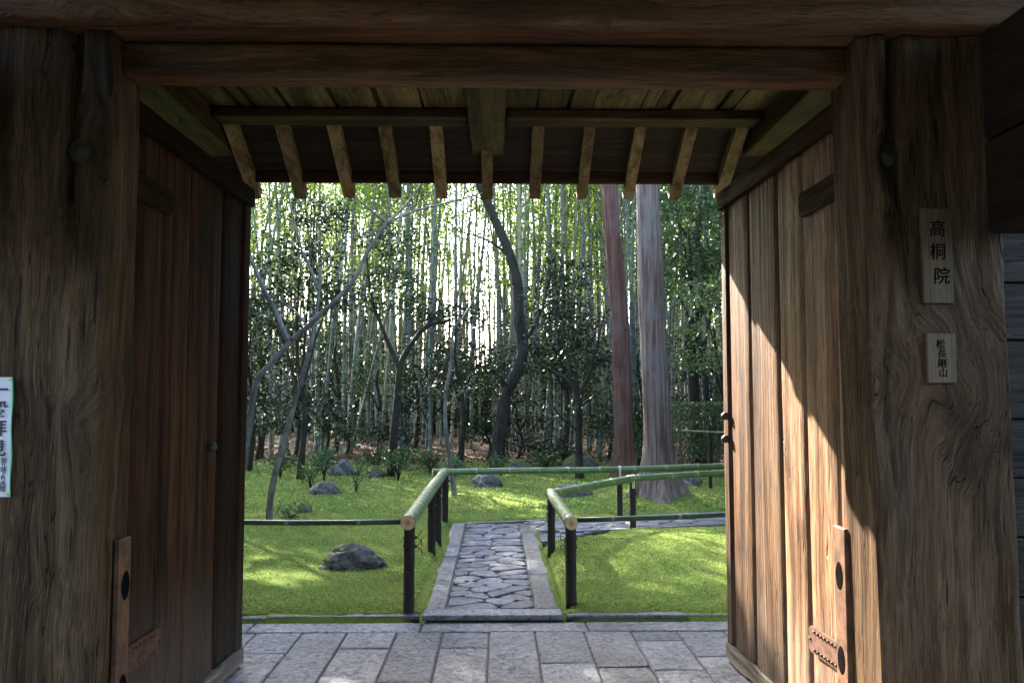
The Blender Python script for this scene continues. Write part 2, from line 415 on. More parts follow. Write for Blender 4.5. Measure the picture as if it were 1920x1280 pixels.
# ------------------------------------------------------------------ gate paving
bed=plain('sand_bed',(.045,.042,.034),.9,0,.3,30.,.3)
v,f=bevel_box(-4.2,4.2,-1.2,5.70,-.10,-.012,.004)
paving=tag(mesh('paving',v,f,bed,origin=(0,2.2,-.10)),kind='structure')
def slab(x0,x1,y0,y1,z1,parent,mat,name='paving_stone',gap=.005,h=.07,j=.004):
    v,f=bevel_box(x0+gap,x1-gap,y0+gap,y1-gap,z1-h,z1,.007)
    v=[(a+rng.uniform(-j,j)*.5,b+rng.uniform(-j,j)*.5,c+(rng.uniform(-j,j)*.35 if c>z1-.02 else 0)) for a,b,c in v]
    return mesh(name,v,f,mat,parent)
cx=[-4.0,-3.35,-2.72,-2.12,-1.82,-1.529,-1.234,-.947,-.632,-.341,-.043,.252,.57,.868,1.163,1.47,1.78,2.1,2.7,3.3,4.0]
cross={-1.529:5.015,-.947:5.109,-.632:4.512,-.341:5.119,.252:4.807,.57:4.736,.868:5.24,1.163:4.917,-1.234:4.30,-.043:4.40}
for i in range(len(cx)-1):
    y=5.445; first=cross.get(cx[i],5.44-rng.uniform(.3,1.0))
    while y>-.9:
        y2=first if first is not None else y-rng.uniform(.55,1.05); first=None
        slab(cx[i],cx[i+1],y2,y,rng.uniform(-.003,.003),paving,M['paving'])
        y=y2
ex=[-4.0,-3.0,-2.4,-1.60,-.49,.60,1.75,2.8,4.0]
for i in range(len(ex)-1):
    slab(ex[i],ex[i+1],5.449,5.672,.002,paving,M['paving'],gap=.006)
# low edging stones between the paving and the moss
edging=tag(mesh('edging',*bevel_box(-4.2,4.2,5.685,5.69,-.10,-.02,.002),bed),kind='structure')
lx=[-4.0,-3.1,-2.35,-1.53,-.515]; rx=[.475,1.30,2.2,3.1,4.0]
for xs in (lx,rx):
    for i in range(len(xs)-1):
        zt_=.035+rng.uniform(-.004,.004); slab(xs[i],xs[i+1],5.69+rng.uniform(-.006,.006),5.80,zt_,edging,M['kerb'],'edging_stone',gap=.004,h=.026); slab(xs[i],xs[i+1],5.722,5.798,zt_-.024,edging,bed,'footing_stone',gap=.004,h=.09)

# ------------------------------------------------------------------ the stone path
path=tag(mesh('stone_path',*join([bevel_box(-.50,.45,5.85,9.80,-.09,.026,.002)]),
    [plain('mossy_joint_earth',(.075,.076,.058),.95,0,.5,14.,.5)],origin=(0,5.7,-.09)),kind='structure')
slab(-.498,.452,5.665,5.845,.047,path,M['kerb'],'kerb_stone',h=.034,gap=.002)
slab(-.47,.43,5.712,5.843,.014,path,bed,'footing_stone',h=.10,gap=.002)
for x0,x1,ys in ((-.505,-.348,[5.849,6.62,7.75,8.62,9.80]),(.275,.448,[5.849,6.95,7.82,9.09])):
    for i in range(len(ys)-1):
        slab(x0,x1,ys[i],ys[i+1],.045+rng.uniform(-.003,.003),path,M['kerb'],'kerb_stone',h=.10,gap=.003)
def clip_poly(poly,p,nv):
    out=[];n=len(poly)
    for i in range(n):
        a,b=poly[i],poly[(i+1)%n]
        da=(a-p).dot(nv);db=(b-p).dot(nv)
        if da<=0: out.append(a)
        if da*db<0: out.append(a+(b-a)*(da/(da-db)))
    return out
def inset(poly,d):
    n=len(poly); res=poly[:]
    c=sum(poly,Vector((0,0)))/n
    for i in range(n):
        a,b=poly[i],poly[(i+1)%n]; e=(b-a)
        if e.length<1e-6: continue
        nv=Vector((e.y,-e.x)).normalized()
        if (c-a).dot(nv)>0: nv=-nv
        res=clip_poly(res,a-nv*d,nv)
        if len(res)<3: return []
    return res
def chaikin(p,k=.22):
    out=[]
    for i in range(len(p)):
        a,b=p[i],p[(i+1)%len(p)]; out+= [a.lerp(b,k),a.lerp(b,1-k)]
    return out
def crazy(bound,seeds,to_world,parent,ztop):
    for i,s in enumerate(seeds):
        poly=[Vector(b) for b in bound]
        for j,t in enumerate(seeds):
            if i!=j and (t-s).length<.9:
                poly=clip_poly(poly,(s+t)/2,(t-s))
                if len(poly)<3: break
        if len(poly)<3: continue
        poly=inset(poly,.0028)
        if len(poly)<3: continue
        poly=chaikin(chaikin(poly,.24),.25); 
        c=sum(poly,Vector((0,0)))/len(poly)
        zt=ztop+rng.uniform(-.006,.006); tx,ty=rng.uniform(-.02,.02),rng.uniform(-.02,.02)
        V=[];n=len(poly)
        for (k,z) in ((1.,-.05),(1.,-.012),(.955,-.003),(.88,0.)):
            for q in poly:
                w=c+(q-c)*k; d=w-c
                x,y=to_world(w); V.append((x,y,zt+z+tx*d.x+ty*d.y+rng.uniform(-.0012,.0012)))
        F=[]
        for r in range(3):
            for q in range(n):
                F.append((r*n+q,r*n+(q+1)%n,(r+1)*n+(q+1)%n,(r+1)*n+q))
        F.append(tuple(3*n+q for q in range(n)))
        V2=np.array(V)
        ar=sum(poly[q].x*poly[(q+1)%n].y-poly[(q+1)%n].x*poly[q].y for q in range(n))
        if ar<0: F=[tuple(reversed(q)) for q in F]
        mesh('path_stone',V2,F,M['cobble'],parent)
def seed_rows(u0,u1,v0,v1,du,dv,jit=.30):
    out=[];v=v0+dv/2;r=0
    while v<v1:
        k=rng.choice((2,2,3)) if u1-u0<.8 else int((u1-u0)/du)
        wd=(u1-u0)/k
        for i in range(k):
            out.append(Vector((u0+wd*(i+.5)+rng.uniform(-jit,jit)*wd+(wd*.22 if r%2 else -wd*.22)*(0 if k<3 else 1),v+rng.uniform(-jit,jit)*dv)))
        v+=dv*rng.uniform(.85,1.2);r+=1
    return out
b=[(-.343,5.852),(.270,5.852),(.270,9.09),(.270,9.80),(-.343,9.80)]
crazy([(-.343,5.852),(.270,5.852),(.270,9.72),(-.343,9.72)],seed_rows(-.343,.270,5.852,9.72,.28,.145,.27),lambda p:(p.x,p.y),path,.046)
side=tag(mesh('side_path',*join([([(PO.x+DU.x*u+DV.x*v_,PO.y+DU.y*u+DV.y*v_,z) for z in (-.09,.022) for u,v_ in ((.72,-.97),(6.,-.97),(6.,.02),(.72,.02))],BOXF)]),
    plain('side_path_earth',(.045,.045,.032),.95,0,.5,14.,.5)),kind='structure')
tow=lambda p:(PO.x+DU.x*p.x+DV.x*p.y,PO.y+DU.y*p.x+DV.y*p.y)
sd=[Vector((u,v_)) for u,v_ in []]
v_=-.76
while v_<-.08:
    u=.80+rng.uniform(0,.2)
    while u<5.9:
        sd.append(Vector((u,v_+rng.uniform(-.04,.04)))); u+=rng.uniform(.24,.46)
    v_+=.20
crazy([(.80,-.82),(5.95,-.82),(5.95,-.09),(.80,-.09)],sd,tow,side,.042)
def kerb_uv(u0,u1,v0,v1,parent):
    P=[tow(Vector(q)) for q in ((u0,v0),(u1,v0),(u1,v1),(u0,v1))]
    V=[(x,y,z) for z in (-.06,.045) for x,y in P]
    mesh('kerb_stone',V,BOXF,M['kerb'],parent)
u=.02
for L in (1.25,1.1,1.3,1.2,1.1): kerb_uv(u+.004,u+L-.004,-.075,.0,side); u+=L
u=.99
for L in (.8,1.2,1.1,1.3): kerb_uv(u+.004,u+L-.004,-.95,-.83,side); u+=L
# a few stones tucked between the side path kerb and the moss bank
crazy([(.455,8.62),(.60,8.64),(1.02,9.12),(1.15,9.20),(.455,9.03)],[Vector(q) for q in ((.5,8.7),(.53,8.85),(.6,8.97),(.78,8.95),(.85,9.08),(1.05,9.13),(.62,8.80))],lambda p:(p.x,p.y),side,.035)

# ------------------------------------------------------------------ the gate
gate=empty('temple_gate',(0,3.13,0),'old timber temple gate with both plank doors swung open','gate')
# --- posts: heavy slabs with living grain
def tb(x,y,z,o=3):
    s=0.;a=1.
    for k in range(o):
        s+=a*mn.noise(Vector((x*2**k,y*2**k,z*2**k+k*7.)));a*=.5
    return s
def gauss(d,w): return math.exp(-(d/w)**2)
def left_h(x,z):
    h=.018*tb(x*2.2,0,z*.8+3)+.012*tb(x*7,1.,z*1.6,2)+.005*tb(x*22,2.,z*5.,2)*sst(-1.62,-1.5,x)
    top=sst(1.75,2.25,z)
    gxp=-1.555+.012*math.sin(z*5)+.03*sst(2.3,2.0,z)
    h-=.060*gauss(x-gxp,.020)*top                      # the deep groove beside the slab edge
    h+=.030*gauss(x+1.70,.11)*sst(1.9,2.5,z)           # round bole beside the groove
    h-=.030*gauss(math.hypot((x+1.526)*1.2,z-2.40),.055)
    h+=.014*gauss(math.hypot((x+1.47),(z-2.22)*.6),.05)
    h-=.014*gauss(x+1.475+.02*math.sin(z*4),.012)*sst(1.3,1.7,z)*(1-sst(2.0,2.2,z))
    w=sst(-1.43,-1.50,x)
    return h*w
def right_h(x,z):
    h=.016*tb(x*2.2+5,0,z*.8+9)+.011*tb(x*7+4,1.,z*1.6,2)+.006*tb(x*22,2.,z*5.,2)*sst(1.58,1.46,x)
    top=sst(1.7,2.2,z)
    gxp=1.485+.015*math.sin(z*4.2)
    h-=.045*gauss(x-gxp,.020)*top
    h-=.030*gauss(math.hypot((x-1.453)*1.2,z-2.40),.055)
    h+=.018*gauss(x-1.415,.04)*sst(1.6,2.0,z)
    h+=.016*gauss(math.hypot(x-1.45,(z-2.22)*.6),.05)
    h-=.012*gauss(x-1.455-.03*math.sin(z*3.1),.014)*sst(.9,1.4,z)*(1-sst(1.9,2.1,z))
    fl=gauss((x-1.62),.10)*gauss(z-1.85,.42)
    h=h*(1-.8*fl)
    return h*sst(1.37,1.42,x)
def make_post(side):
    nz=230
    s=-1 if side=='L' else 1
    V=[];F=[]
    def inner(z): return (1.412 if side=='L' else 1.342+.035*(1-z/2.85))
    outer=2.10 if side=='L' else 1.872
    hf=left_h if side=='L' else right_h
    row=None
    for iz in range(nz+1):
        z=2.852*iz/nz; xi=inner(z); xo=outer+(0 if side=='L' else .012*tb(z*1.3,4,4)+.02*(1-z/2.85))
        pts=[]
        nf=96
        for k in range(nf+1):
            x=xi+.012+(xo-.012-xi-.012)*k/nf
            pts.append((s*x,3.0-hf(s*x,z)))
        pts.append((s*xo,3.012)); pts.append((s*xo,3.26))
        pts.append((s*(xi+.01),3.26))
        ni=16
        for k in range(ni+1):
            y=3.252-(3.252-3.010)*k/ni
            pts.append((s*(xi+.004*tb(y*6+s*9,2.,z*1.1,2)+.004),y))
        pts.append((s*(xi+.003),3.004))
        if row is None: row=len(pts)
        V+=[(x,y,z) for x,y in pts]
    for iz in range(nz):
        for k in range(row):
            k2=(k+1)%row
            q=(iz*row+k,iz*row+k2,(iz+1)*row+k2,(iz+1)*row+k)
            F.append(q if s>0 else q[::-1])
    F.append(tuple(range(row)) if s<0 else tuple(range(row-1,-1,-1)))
    F.append(tuple(nz*row+k for k in (range(row-1,-1,-1) if s<0 else range(row))))
    o=mesh('post',V,F,M['post'],gate,smooth=True)
    return o
postL=make_post('L'); postR=make_post('R')
def nail(x,z,hf):
    y0=3.0-hf(x,z)+.004; V=[];F=[];n=20
    for r,d in ((.046,-.004),(.046,.012),(.040,.018),(.016,.020),(.012,.026),(.004,.029)):
        V+=[(x+r*math.cos(2*math.pi*k/n),y0-d,z+r*math.sin(2*math.pi*k/n)) for k in range(n)]
    for r in range(5):
        for k in range(n): F.append((r*n+k,r*n+(k+1)%n,(r+1)*n+(k+1)%n,(r+1)*n+k))
    F.append(tuple(5*n+k for k in range(n)))
    mesh('nail_cover',V,F,M['blackiron'],gate,smooth=True)
nail(-1.526,2.402,left_h); nail(1.453,2.403,right_h)

# --- beams: rounded, hand-worked timbers along X
def xbeam(name,x0,x1,y0,y1,z0,z1,mat,amp=.006,nx_=120,b=.012,parent=None,sd=0.,sag=0.):
    V=[];F=[];prof=[]
    def side(a,b_,n):
        return [(a[0]+(b_[0]-a[0])*k/n,a[1]+(b_[1]-a[1])*k/n) for k in range(n)]
    C=[(y0,z0+b),(y0,z1-b),(y0+b,z1),(y1-b,z1),(y1,z1-b),(y1,z0+b),(y1-b,z0),(y0+b,z0)]
    for k in range(8): prof+=side(C[k],C[(k+1)%8],7 if k in(0,6) else 1)
    n=len(prof)
    for i in range(nx_+1):
        x=x0+(x1-x0)*i/nx_
        for y,z in prof:
            d=amp*tb(x*1.4+sd,y*5,z*5)+amp*.5*tb(x*5+sd,y*12,z*12,2)
            sg=sag*math.sin(math.pi*i/nx_)
            V.append((x,y+d,z+d*.8-sg))
    for i in range(nx_):
        for k in range(n):
            k2=(k+1)%n; F.append((i*n+k,(i+1)*n+k,(i+1)*n+k2,i*n+k2))
    F.append(tuple(range(n))); F.append(tuple(nx_*n+k for k in range(n-1,-1,-1)))
    return mesh(name,V,F,mat,parent or gate,smooth=True,origin=((x0+x1)/2,(y0+y1)/2,z0))
xbeam('head_beam',-3.0,3.0,2.906,3.30,2.849,3.26,M['beam'],.008,sd=2.)
xbeam('lintel',-1.425,1.36,3.088,3.232,2.722,2.846,M['beam'],.005,sd=11.)

# --- arms that carry the eave purlin
def ybox(name,x0,x1,y0,y1,z0,z1,mat,parent=gate,b=.008,**k):
    v,f=bevel_box(x0,x1,y0,y1,z0,z1,b); return mesh(name,v,f,mat,parent,**k)
ybox('arm',-.163,.052,3.24,5.43,3.10,3.262,M['arm'])
ybox('arm',-1.95,-1.735,3.24,5.52,3.10,3.262,M['arm'])
ybox('arm',1.645,1.86,3.24,5.40,3.10,3.262,M['arm'])
for x0,x1 in ((-3.0,-1.955),(-1.73,-.168),(.057,1.64),(1.865,3.0)):
    xbeam('purlin',x0,x1,4.968,5.128,3.20,3.262,M['purlin'],.003,nx_=40,b=.006,sd=x0)
# --- ceiling boards behind the purlin
ceil=mesh('ceiling',*bevel_box(-3.0,3.0,3.305,5.12,3.292,3.31,.002),M['board_x'],gate)
x=-3.0
while x<2.98:
    w=rng.choice((.09,.14,.2,.26,.30)); x2=min(3.0,x+w)
    t=rng.uniform(-.008,.004)
    V=[(x+.003,3.31,3.266+t*.3),(x2-.003,3.31,3.266+t*.3),(x2-.003+rng.uniform(-.02,.02),5.10,3.268+t),(x+.003+rng.uniform(-.0,.02),5.10,3.268+t)]
    V=V+[(a,b_,c+.018) for a,b_,c in V]
    mesh('ceiling_board',V,BOXF,M['board_y'],ceil); x=x2
# --- roof: slab, rafters, sheathing boards, eave board
SL=.551
def rz(y): return 3.20-SL*(y-5.128)      # underside of the rafters
g=G('weathered_bark_roof')
P_=g.n('TexCoord').outputs['Object']; n_=g.noise(g.vm('MULTIPLY',P_,(1,6,6)),9.,4.,.6).outputs['Fac']
roofm=g.done(g.mix(n_,(.05,.038,.028),(.13,.10,.075)),.9,g.bump(n_,.6,.02),.2)
Yr,Zr=3.10,rz(3.10)+.13
def roofprof(y0,y1):
    pr=[(y1,rz(y1)+.105),(y1+.26,3.034),(y1+.27,3.17),(Yr,Zr+.30),(y0-.01,rz(2*Yr-y0)+.27),(y0,rz(2*Yr-y0)+.105),(Yr,Zr)]
    assert len(pr)==7
    V=[(x,y,z) for x in (-3.3,3.3) for y,z in pr]; n=7
    F=[(k,(k+1)%n,n+(k+1)%n,n+k) for k in range(n)]+[tuple(range(n-1,-1,-1)),tuple(range(n,2*n))]
    return V,F
V,F=roofprof(0.30,5.60)
roof=mesh('roof',V,F,roofm,gate,origin=(0,3.1,2.9))
for k in range(-8,10):
    x=-.058+.3235*k
    w=.038+rng.uniform(-.003,.003); ye=5.705+rng.uniform(-.012,.012); dx=rng.uniform(-.008,.008)
    V=[(x-w,4.98,rz(4.98)),(x+w,4.98,rz(4.98)),(x+w+dx,ye,rz(ye)),(x-w+dx,ye,rz(ye))]
    V=V+[(a,b_,c+.085) for a,b_,c in V[:2]]+[(a,b_+.035,c+.07) for a,b_,c in V[2:]]
    v2,f2=V,BOXF
    # chamfer the lower arrises a little
    mesh('rafter',v2,f2,M['rafter'],roof)
yb=5.10; k=0
while yb<5.56:
    y2=yb+.115
    z0,z1=rz(yb)+.082,rz(y2)+.074
    V=[(-3.2,yb,z0+.012),(3.2,yb,z0+.012),(3.2,y2,z1),(-3.2,y2,z1)]
    V=V+[(a,b_,c+.016) for a,b_,c in V]
    mesh('sheathing_board',V,BOXF,M['board_x'],roof); yb=y2-.006; k+=1
xbeam('eave_board',-3.25,3.25,5.575,5.605,2.958,3.045,M['board_x'],.003,nx_=90,b=.004,parent=roof,sd=31.)

# --- doors
def door(s,hinge,free,bounds,name='door'):
    H=Vector((hinge[0],hinge[1],0)); Fv=Vector((free[0],free[1],0))
    d=(Fv-H).normalized(); W=(Fv-H).length
    nrm=Vector((-s*abs(d.y),0,0)); nrm=Vector((-s*d.y, s*d.x,0)).normalized()      # faces the opening
    if nrm.x*(-s)<0: nrm=-nrm
    def P(u,t,z): return H+d*u+nrm*t+Vector((0,0,z))
    # backing leaf
    V=[P(u,t,z) for z in (.10,2.66) for u,t in ((.02,-.055),(W-.01,-.055),(W-.01,-.022),(.02,-.022))]
    dr=mesh('door',V,BOXF,M['toprail'],gate)
    us=[b_-hinge[1] for b_ in bounds]; us=[u/ (d.y) for u in us]
    for i in range(len(us)-1):
        u0,u1=us[i]+.004,us[i+1]-.004
        nu=12;nz=70;V=[];F=[]
        sdv=rng.uniform(0,90); bul=rng.uniform(.003,.006); ph=rng.uniform(0,6); tl=rng.uniform(-.002,.002)
        zb=.098+rng.uniform(-.012,.012)
        last=i==len(us)-2
        for iz in range(nz+1):
            z=zb+(2.62-zb)*iz/nz
            wl=.007*tb(z*.9+sdv,1,1,2); wr=.007*tb(z*.9+sdv*2,5,1,2)
            for k in range(nu+1):
                q=k/nu; u=u0+wl+(u1+wr-u0-wl)*q
                edge=min(q,1-q)*(u1-u0)
                h=bul*math.sin(math.pi*q)**.7+.0018*math.sin(2*math.pi*q+ph+.5*math.sin(z*1.3+sdv))+.002*tb(q*2+sdv,z*.7,0,2)+tl*(q-.5)*2
                h-=.010*math.exp(-edge/.007)
                if last: h=.012+.003*tb(q+sdv,z,0,2)
                V.append(P(u,h,z))
        n=nu+1
        for iz in range(nz):
            for k in range(nu): F.append((iz*n+k,iz*n+k+1,(iz+1)*n+k+1,(iz+1)*n+k))
        # thickness
        base=len(V)
        loop=[k for k in range(n)]+[iz*n+nu for iz in range(1,nz+1)]+[nz*n+k for k in range(nu-1,-1,-1)]+[iz*n for iz in range(nz-1,0,-1)]
        V+= [V[q]-nrm*(.03 if not last else .06) for q in loop]
        m_=len(loop)
        for q in range(m_): F.append((loop[(q+1)%m_],loop[q],base+q,base+(q+1)%m_))
        if d.cross(Vector((0,0,1))).dot(nrm)<0: F=[q[::-1] for q in F]
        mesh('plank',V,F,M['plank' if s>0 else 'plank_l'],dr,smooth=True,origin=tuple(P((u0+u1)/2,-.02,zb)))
    # rails
    def rail(nm,z0,z1,t0,t1,mat,u0=0.,u1=W,jag=0.):
        nu=40;V=[];F=[]
        for k in range(nu+1):
            u=u0+(u1-u0)*k/nu
            j=jag*tb(u*4+s*3,3,3)
            for t,z in ((t0,z0+j),(t1,z0+j),(t1,z1+j*.3),(t0,z1)): V.append(P(u,t,z))
        for k in range(nu):
            for q in range(4): F.append((k*4+q,k*4+(q+1)%4,(k+1)*4+(q+1)%4,(k+1)*4+q))
        F.append((3,2,1,0)); F.append(tuple(nu*4+q for q in range(4)))
        mesh(nm,V,F,mat,dr)
    rail('top_rail',2.60,2.70,-.06,.032,M['toprail'])
    rail('bottom_rail',.022,.108,-.06,.022,M['rail_w'],jag=.010)
    # iron strap hinge with studs
    V,F=[],[]
    pts=[(.02,.405),(.02,.515),(.40,.515),(.425,.50),(.415,.475),(.43,.46),(.415,.445),(.425,.42),(.40,.405)]
    def prism(pts,t0,t1):
        n=len(pts); v=[P(u,t0,z) for u,z in pts]+[P(u,t1,z) for u,z in pts]
        f=[(k,(k+1)%n,n+(k+1)%n,n+k) for k in range(n)]+[tuple(range(n-1,-1,-1)),tuple(range(n,2*n))]
        return v,f
    parts=[prism(pts,.010,.022)]
    def stud(u,z,r=.009,t=.022):
        v=[];f=[];n=8
        for rr,tt in ((r,0),(r*.8,.006),(r*.3,.010)):
            v+=[P(u+rr*math.cos(2*math.pi*k/n),t+tt-.002,z+rr*math.sin(2*math.pi*k/n)) for k in range(n)]
        for a_ in range(2):
            for k in range(n): f.append((a_*n+k,a_*n+(k+1)%n,(a_+1)*n+(k+1)%n,(a_+1)*n+k))
        f.append(tuple(2*n+k for k in range(n))); return v,f
    for k in range(8):
        parts+=[stud(.12+.034*k,.498),stud(.12+.034*k,.422)]
    parts+=[stud(.07,.46,.016),stud(.40,.46,.008)]
    mesh('hinge_strap',*join(parts),M['iron'],dr)
    parts=[(lambda a_: ([(x_,y_,z_+1.90) for x_,y_,z_ in a_[0]],a_[1]))(prism(pts,.010,.022))]
    mesh('hinge_strap',*join(parts),M['toprail'],dr)
    return dr,P,W
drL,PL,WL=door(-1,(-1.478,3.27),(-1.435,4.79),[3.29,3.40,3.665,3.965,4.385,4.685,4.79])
drR,PR,WR=door(1,(1.402,3.25),(1.338,4.83),[3.265,3.37,3.70,4.0,4.395,4.745,4.83])
def knob(P,u,z,t,dr):
    V=[];F=[];n=14
    for r,o_ in ((.016,-.01),(.022,.0),(.024,.012),(.018,.024),(.010,.03),(.003,.033)):
        V+=[P(u+r*math.cos(2*math.pi*k/n),t+o_,z+r*math.sin(2*math.pi*k/n)) for k in range(n)]
    for a_ in range(5):
        for k in range(n): F.append((a_*n+k,a_*n+(k+1)%n,(a_+1)*n+(k+1)%n,(a_+1)*n+k))
    F.append(tuple(5*n+k for k in range(n)))
    mesh('door_knob',V,F,M['blackiron'],dr,smooth=True)
knob(PR,4.755-3.25,1.395,.018,drR); knob(PR,4.755-3.25,1.265,.018,drR)
knob(PL,4.24-3.27,1.25,.012,drL)
# iron pivot plates on the inner faces of the posts
def pivot(s,x,y0,y1,z1,slots):
    V=[];F=[]
    parts=[bevel_box(min(x,x-s*.022),max(x,x-s*.022),y0,y1,0.004,z1,.003)]
    o=mesh('pivot_plate',*join(parts),M['bandwood'],gate)
    for z in slots:
        n=16;yc=(y0+y1)/2+.005;v=[]
        for dx,k in ((.0225,1.),(.0245,.92)):
            v+=[(x-s*dx,yc+.034*k*math.cos(2*math.pi*q/n),z+.055*k*math.sin(2*math.pi*q/n)) for q in range(n)]
        f=[(q,(q+1)%n,n+(q+1)%n,n+q) for q in range(n)]+[tuple(n+q for q in range(n))]
        mesh('slot',v,f,M['void'],o)
pivot(1,1.376,3.245,3.35,.99,(.80,.475)); pivot(-1,-1.408,3.135,3.232,.975,(.80,.42))
# threshold bolt hole and side walls with boards
for s in (-1,1):
    x0=2.10 if s<0 else 1.878
    xa,xb=sorted((s*x0,s*4.6))
    wl=mesh('side_wall',*bevel_box(xa,xb,3.16,3.20,0,3.05,.003),M['board_x'],gate)
    z=.02
    while z<3.0:
        h=rng.choice((.22,.26,.3)); v,f=bevel_box(xa,xb,3.12+rng.uniform(-.004,.004),3.159,z,z+h-.005,.004)
        mesh('wall_board',v,f,M['wallwood'],wl); z+=h
# boxed side beams running from the right and left posts to the outer eave
for s,x in ((1,1.80),(-1,-2.25)):
    for z0,z1 in ((2.098,2.44),(2.446,2.84)):
        v,f=bevel_box(x,x+.16,1.5,2.978,z0,z1,.01); mesh('side_beam',v,f,M['sidewood'],gate)
    v,f=bevel_box(x,x+.16,1.5,1.72,0,2.094,.01); mesh('side_post',v,f,M['post'],gate)

# ------------------------------------------------------------------ plaques and the paper notice
def text(name,s,size,loc,mat,parent,off=.0,sx=1.,shear=0.):
    cu=bpy.data.curves.new(name,'FONT'); cu.body=s; cu.size=size; cu.extrude=.0006; cu.offset=off*size
    cu.align_x='CENTER'; cu.align_y='CENTER'; cu.shear=shear
    t=bpy.data.objects.new(name,cu); COL.objects.link(t)
    dg=bpy.context.evaluated_depsgraph_get(); dg.update()
    me=bpy.data.meshes.new_from_object(t.evaluated_get(dg))
    bpy.data.objects.remove(t); 
    me.materials.clear(); me.materials.append(mat)
    o=bpy.data.objects.new(name,me); o.rotation_euler=(R(90),0,0); o.scale=(sx,1,1)
    return _finish(o,parent,Vector(loc))
def plaque(x0,x1,z0,z1,yb,label,chars,size,zs,dx):
    v,f=bevel_box(x0,x1,yb-.018,yb,z0,z1,.002)
    o=tag(mesh('wooden_plaque',v,f,M['sign']),label,'sign',None)
    for c,z,d in zip(chars,zs,dx):
        text('lettering',c,size,((x0+x1)/2+d,yb-.0186,z),M['ink'],o,off=.006,sx=.95,shear=.05)
yp=3.0-max(right_h(x/100,z/100) for x in range(156,168,2) for z in range(155,220,5))
plaque(1.563,1.675,1.844,2.196,3.0-right_h(1.62,2.02)+.002,'taller wooden name plaque with three brushed characters on the post',"高桐院",.066,(2.115,2.030,1.940),(.002,.001,.012))
plaque(1.570,1.675,1.553,1.733,3.0-right_h(1.62,1.64)+.002,'shorter wooden name plaque with four small brushed characters on the post',"松長剛山",.036,(1.692,1.658,1.622,1.588),(-.004,.0,.0,.002))
ypp=3.0-max(left_h(-1.83+.02*k,1.15+.05*j) for k in range(7) for j in range(9))-.004
V=[];F=[];n=24
for k in range(n+1):
    z=1.151+(1.572-1.151)*k/n; wv=.004*math.sin(k*.55)
    xr=-1.712-.010*(1-abs(k/n-.5)*2)*0+(-.006)*k/n*1.3
    V+=[(-1.84,ypp-.002,z),(xr-.0035,ypp-wv*.6-.002,z),(xr,ypp-wv-.002,z),(-1.84,ypp,z),(xr-.0035,ypp-wv*.6,z),(xr,ypp-wv,z)]
for k in range(n):
    a_,b_=k*6,(k+1)*6
    F+=[(a_,a_+1,b_+1,b_),(a_+1,a_+2,b_+2,b_+1),(a_+4,a_+3,b_+3,b_+4),(a_+5,a_+4,b_+4,b_+5),(a_+2,a_+5,b_+5,b_+2),(a_+3,a_,b_,b_+3)]
mi=[0,1,0,1,1,0]*n
paper=tag(mesh('paper_notice',V,F,[M['paper'],M['green_edge']],mi=mi),'white paper notice with brushed writing pinned to the post','notice')
for c,z,sz in (("一",1.524,.062),("般",1.455,.062),("拝",1.388,.062),("見",1.318,.062)):
    text('lettering',c,sz,(-1.762,ypp-.0062,z),M['ink2'],paper,off=.015)
for k,c in enumerate("朝九時より四時"):
    text('lettering',c,.022,(-1.738,ypp-.0062,1.278-.017*k),M['ink2'],paper,off=.005)
for x_,z_ in ((-1.728,1.563),(-1.722,1.160),(-1.832,1.563),(-1.832,1.160)):
    v,f=tube([(x_,ypp-.001,z_),(x_,ypp-.007,z_)],.0045,10); mesh('pin',v,f,M['pin'],paper)
# ------------------------------------------------------------------ bamboo barriers along the path
def cane(P,r,step,seed):
    """bamboo pole with nodes; returns verts, faces and node-face flags"""
    P=catmull(P,12); L=[0]
    for i in range(1,len(P)): L.append(L[-1]+(P[i]-P[i-1]).length)
    tot=L[-1]; rr=random.Random(seed)
    def at(s):
        for i in range(1,len(P)):
            if L[i]>=s: return P[i-1].lerp(P[i],(s-L[i-1])/max(1e-6,L[i]-L[i-1]))
        return P[-1]
    st=[(0,1.)]; s=step*rr.uniform(.2,.9); flags=[]
    while s<tot-.02:
        st+=[(s-.016,1.),(s-.007,1.09),(s,1.0),(s+.007,1.08),(s+.02,.985)]; s+=step*rr.uniform(.85,1.15)
    st.append((tot,1.))
    pts=[at(a) for a,_ in st]; rad=[r*k for _,k in st]
    sides=14
    v,f=tube(pts,rad,sides); mi=[0]*len(f)
    for i in range(len(st)-1):
        if rad[i]>r*1.05 or rad[i+1]>r*1.05:
            if abs(st[i+1][0]-st[i][0])<.0095:
                for k in range(sides): mi[i*sides+k]=1
    return v,f,mi
def rail(parent,P,r,step,seed,mat='cane',cut=True):
    v,f,mi=cane(P,r,step,seed)
    o=mesh('rail',v,f,[M[mat],M['cane_node']],parent,smooth=True,mi=mi)
    if cut:
        p0=Vector(P[0]); d=(Vector(P[0])-Vector(P[1])).normalized()
        v,f=tube([p0-d*.004,p0+d*.003],r*.985,18); mesh('cut_end',v,f,M['cut'],o)
        v,f=tube([p0+d*.002,p0+d*.0042],r*.42,14); mesh('hollow',v,f,plain('bamboo_pith',(.36,.22,.12),.8,0,.2),o)
    return o
def charpost(parent,x,y,ztop,r=.038):
    zb=gz(x,y)-.06
    n=12; P=[(x+.0015*math.sin(k*1.7+x*9),y+.0015*math.cos(k*1.3+y*5),zb+(ztop-zb)*k/n) for k in range(n+1)]
    v,f=tube(P,[r*(1+.05*mn.noise(Vector((k*.4,x*7,y)))) for k in range(n+1)],14,.02,x*3)
    return mesh('post',v,f,M['char'],parent,smooth=False)
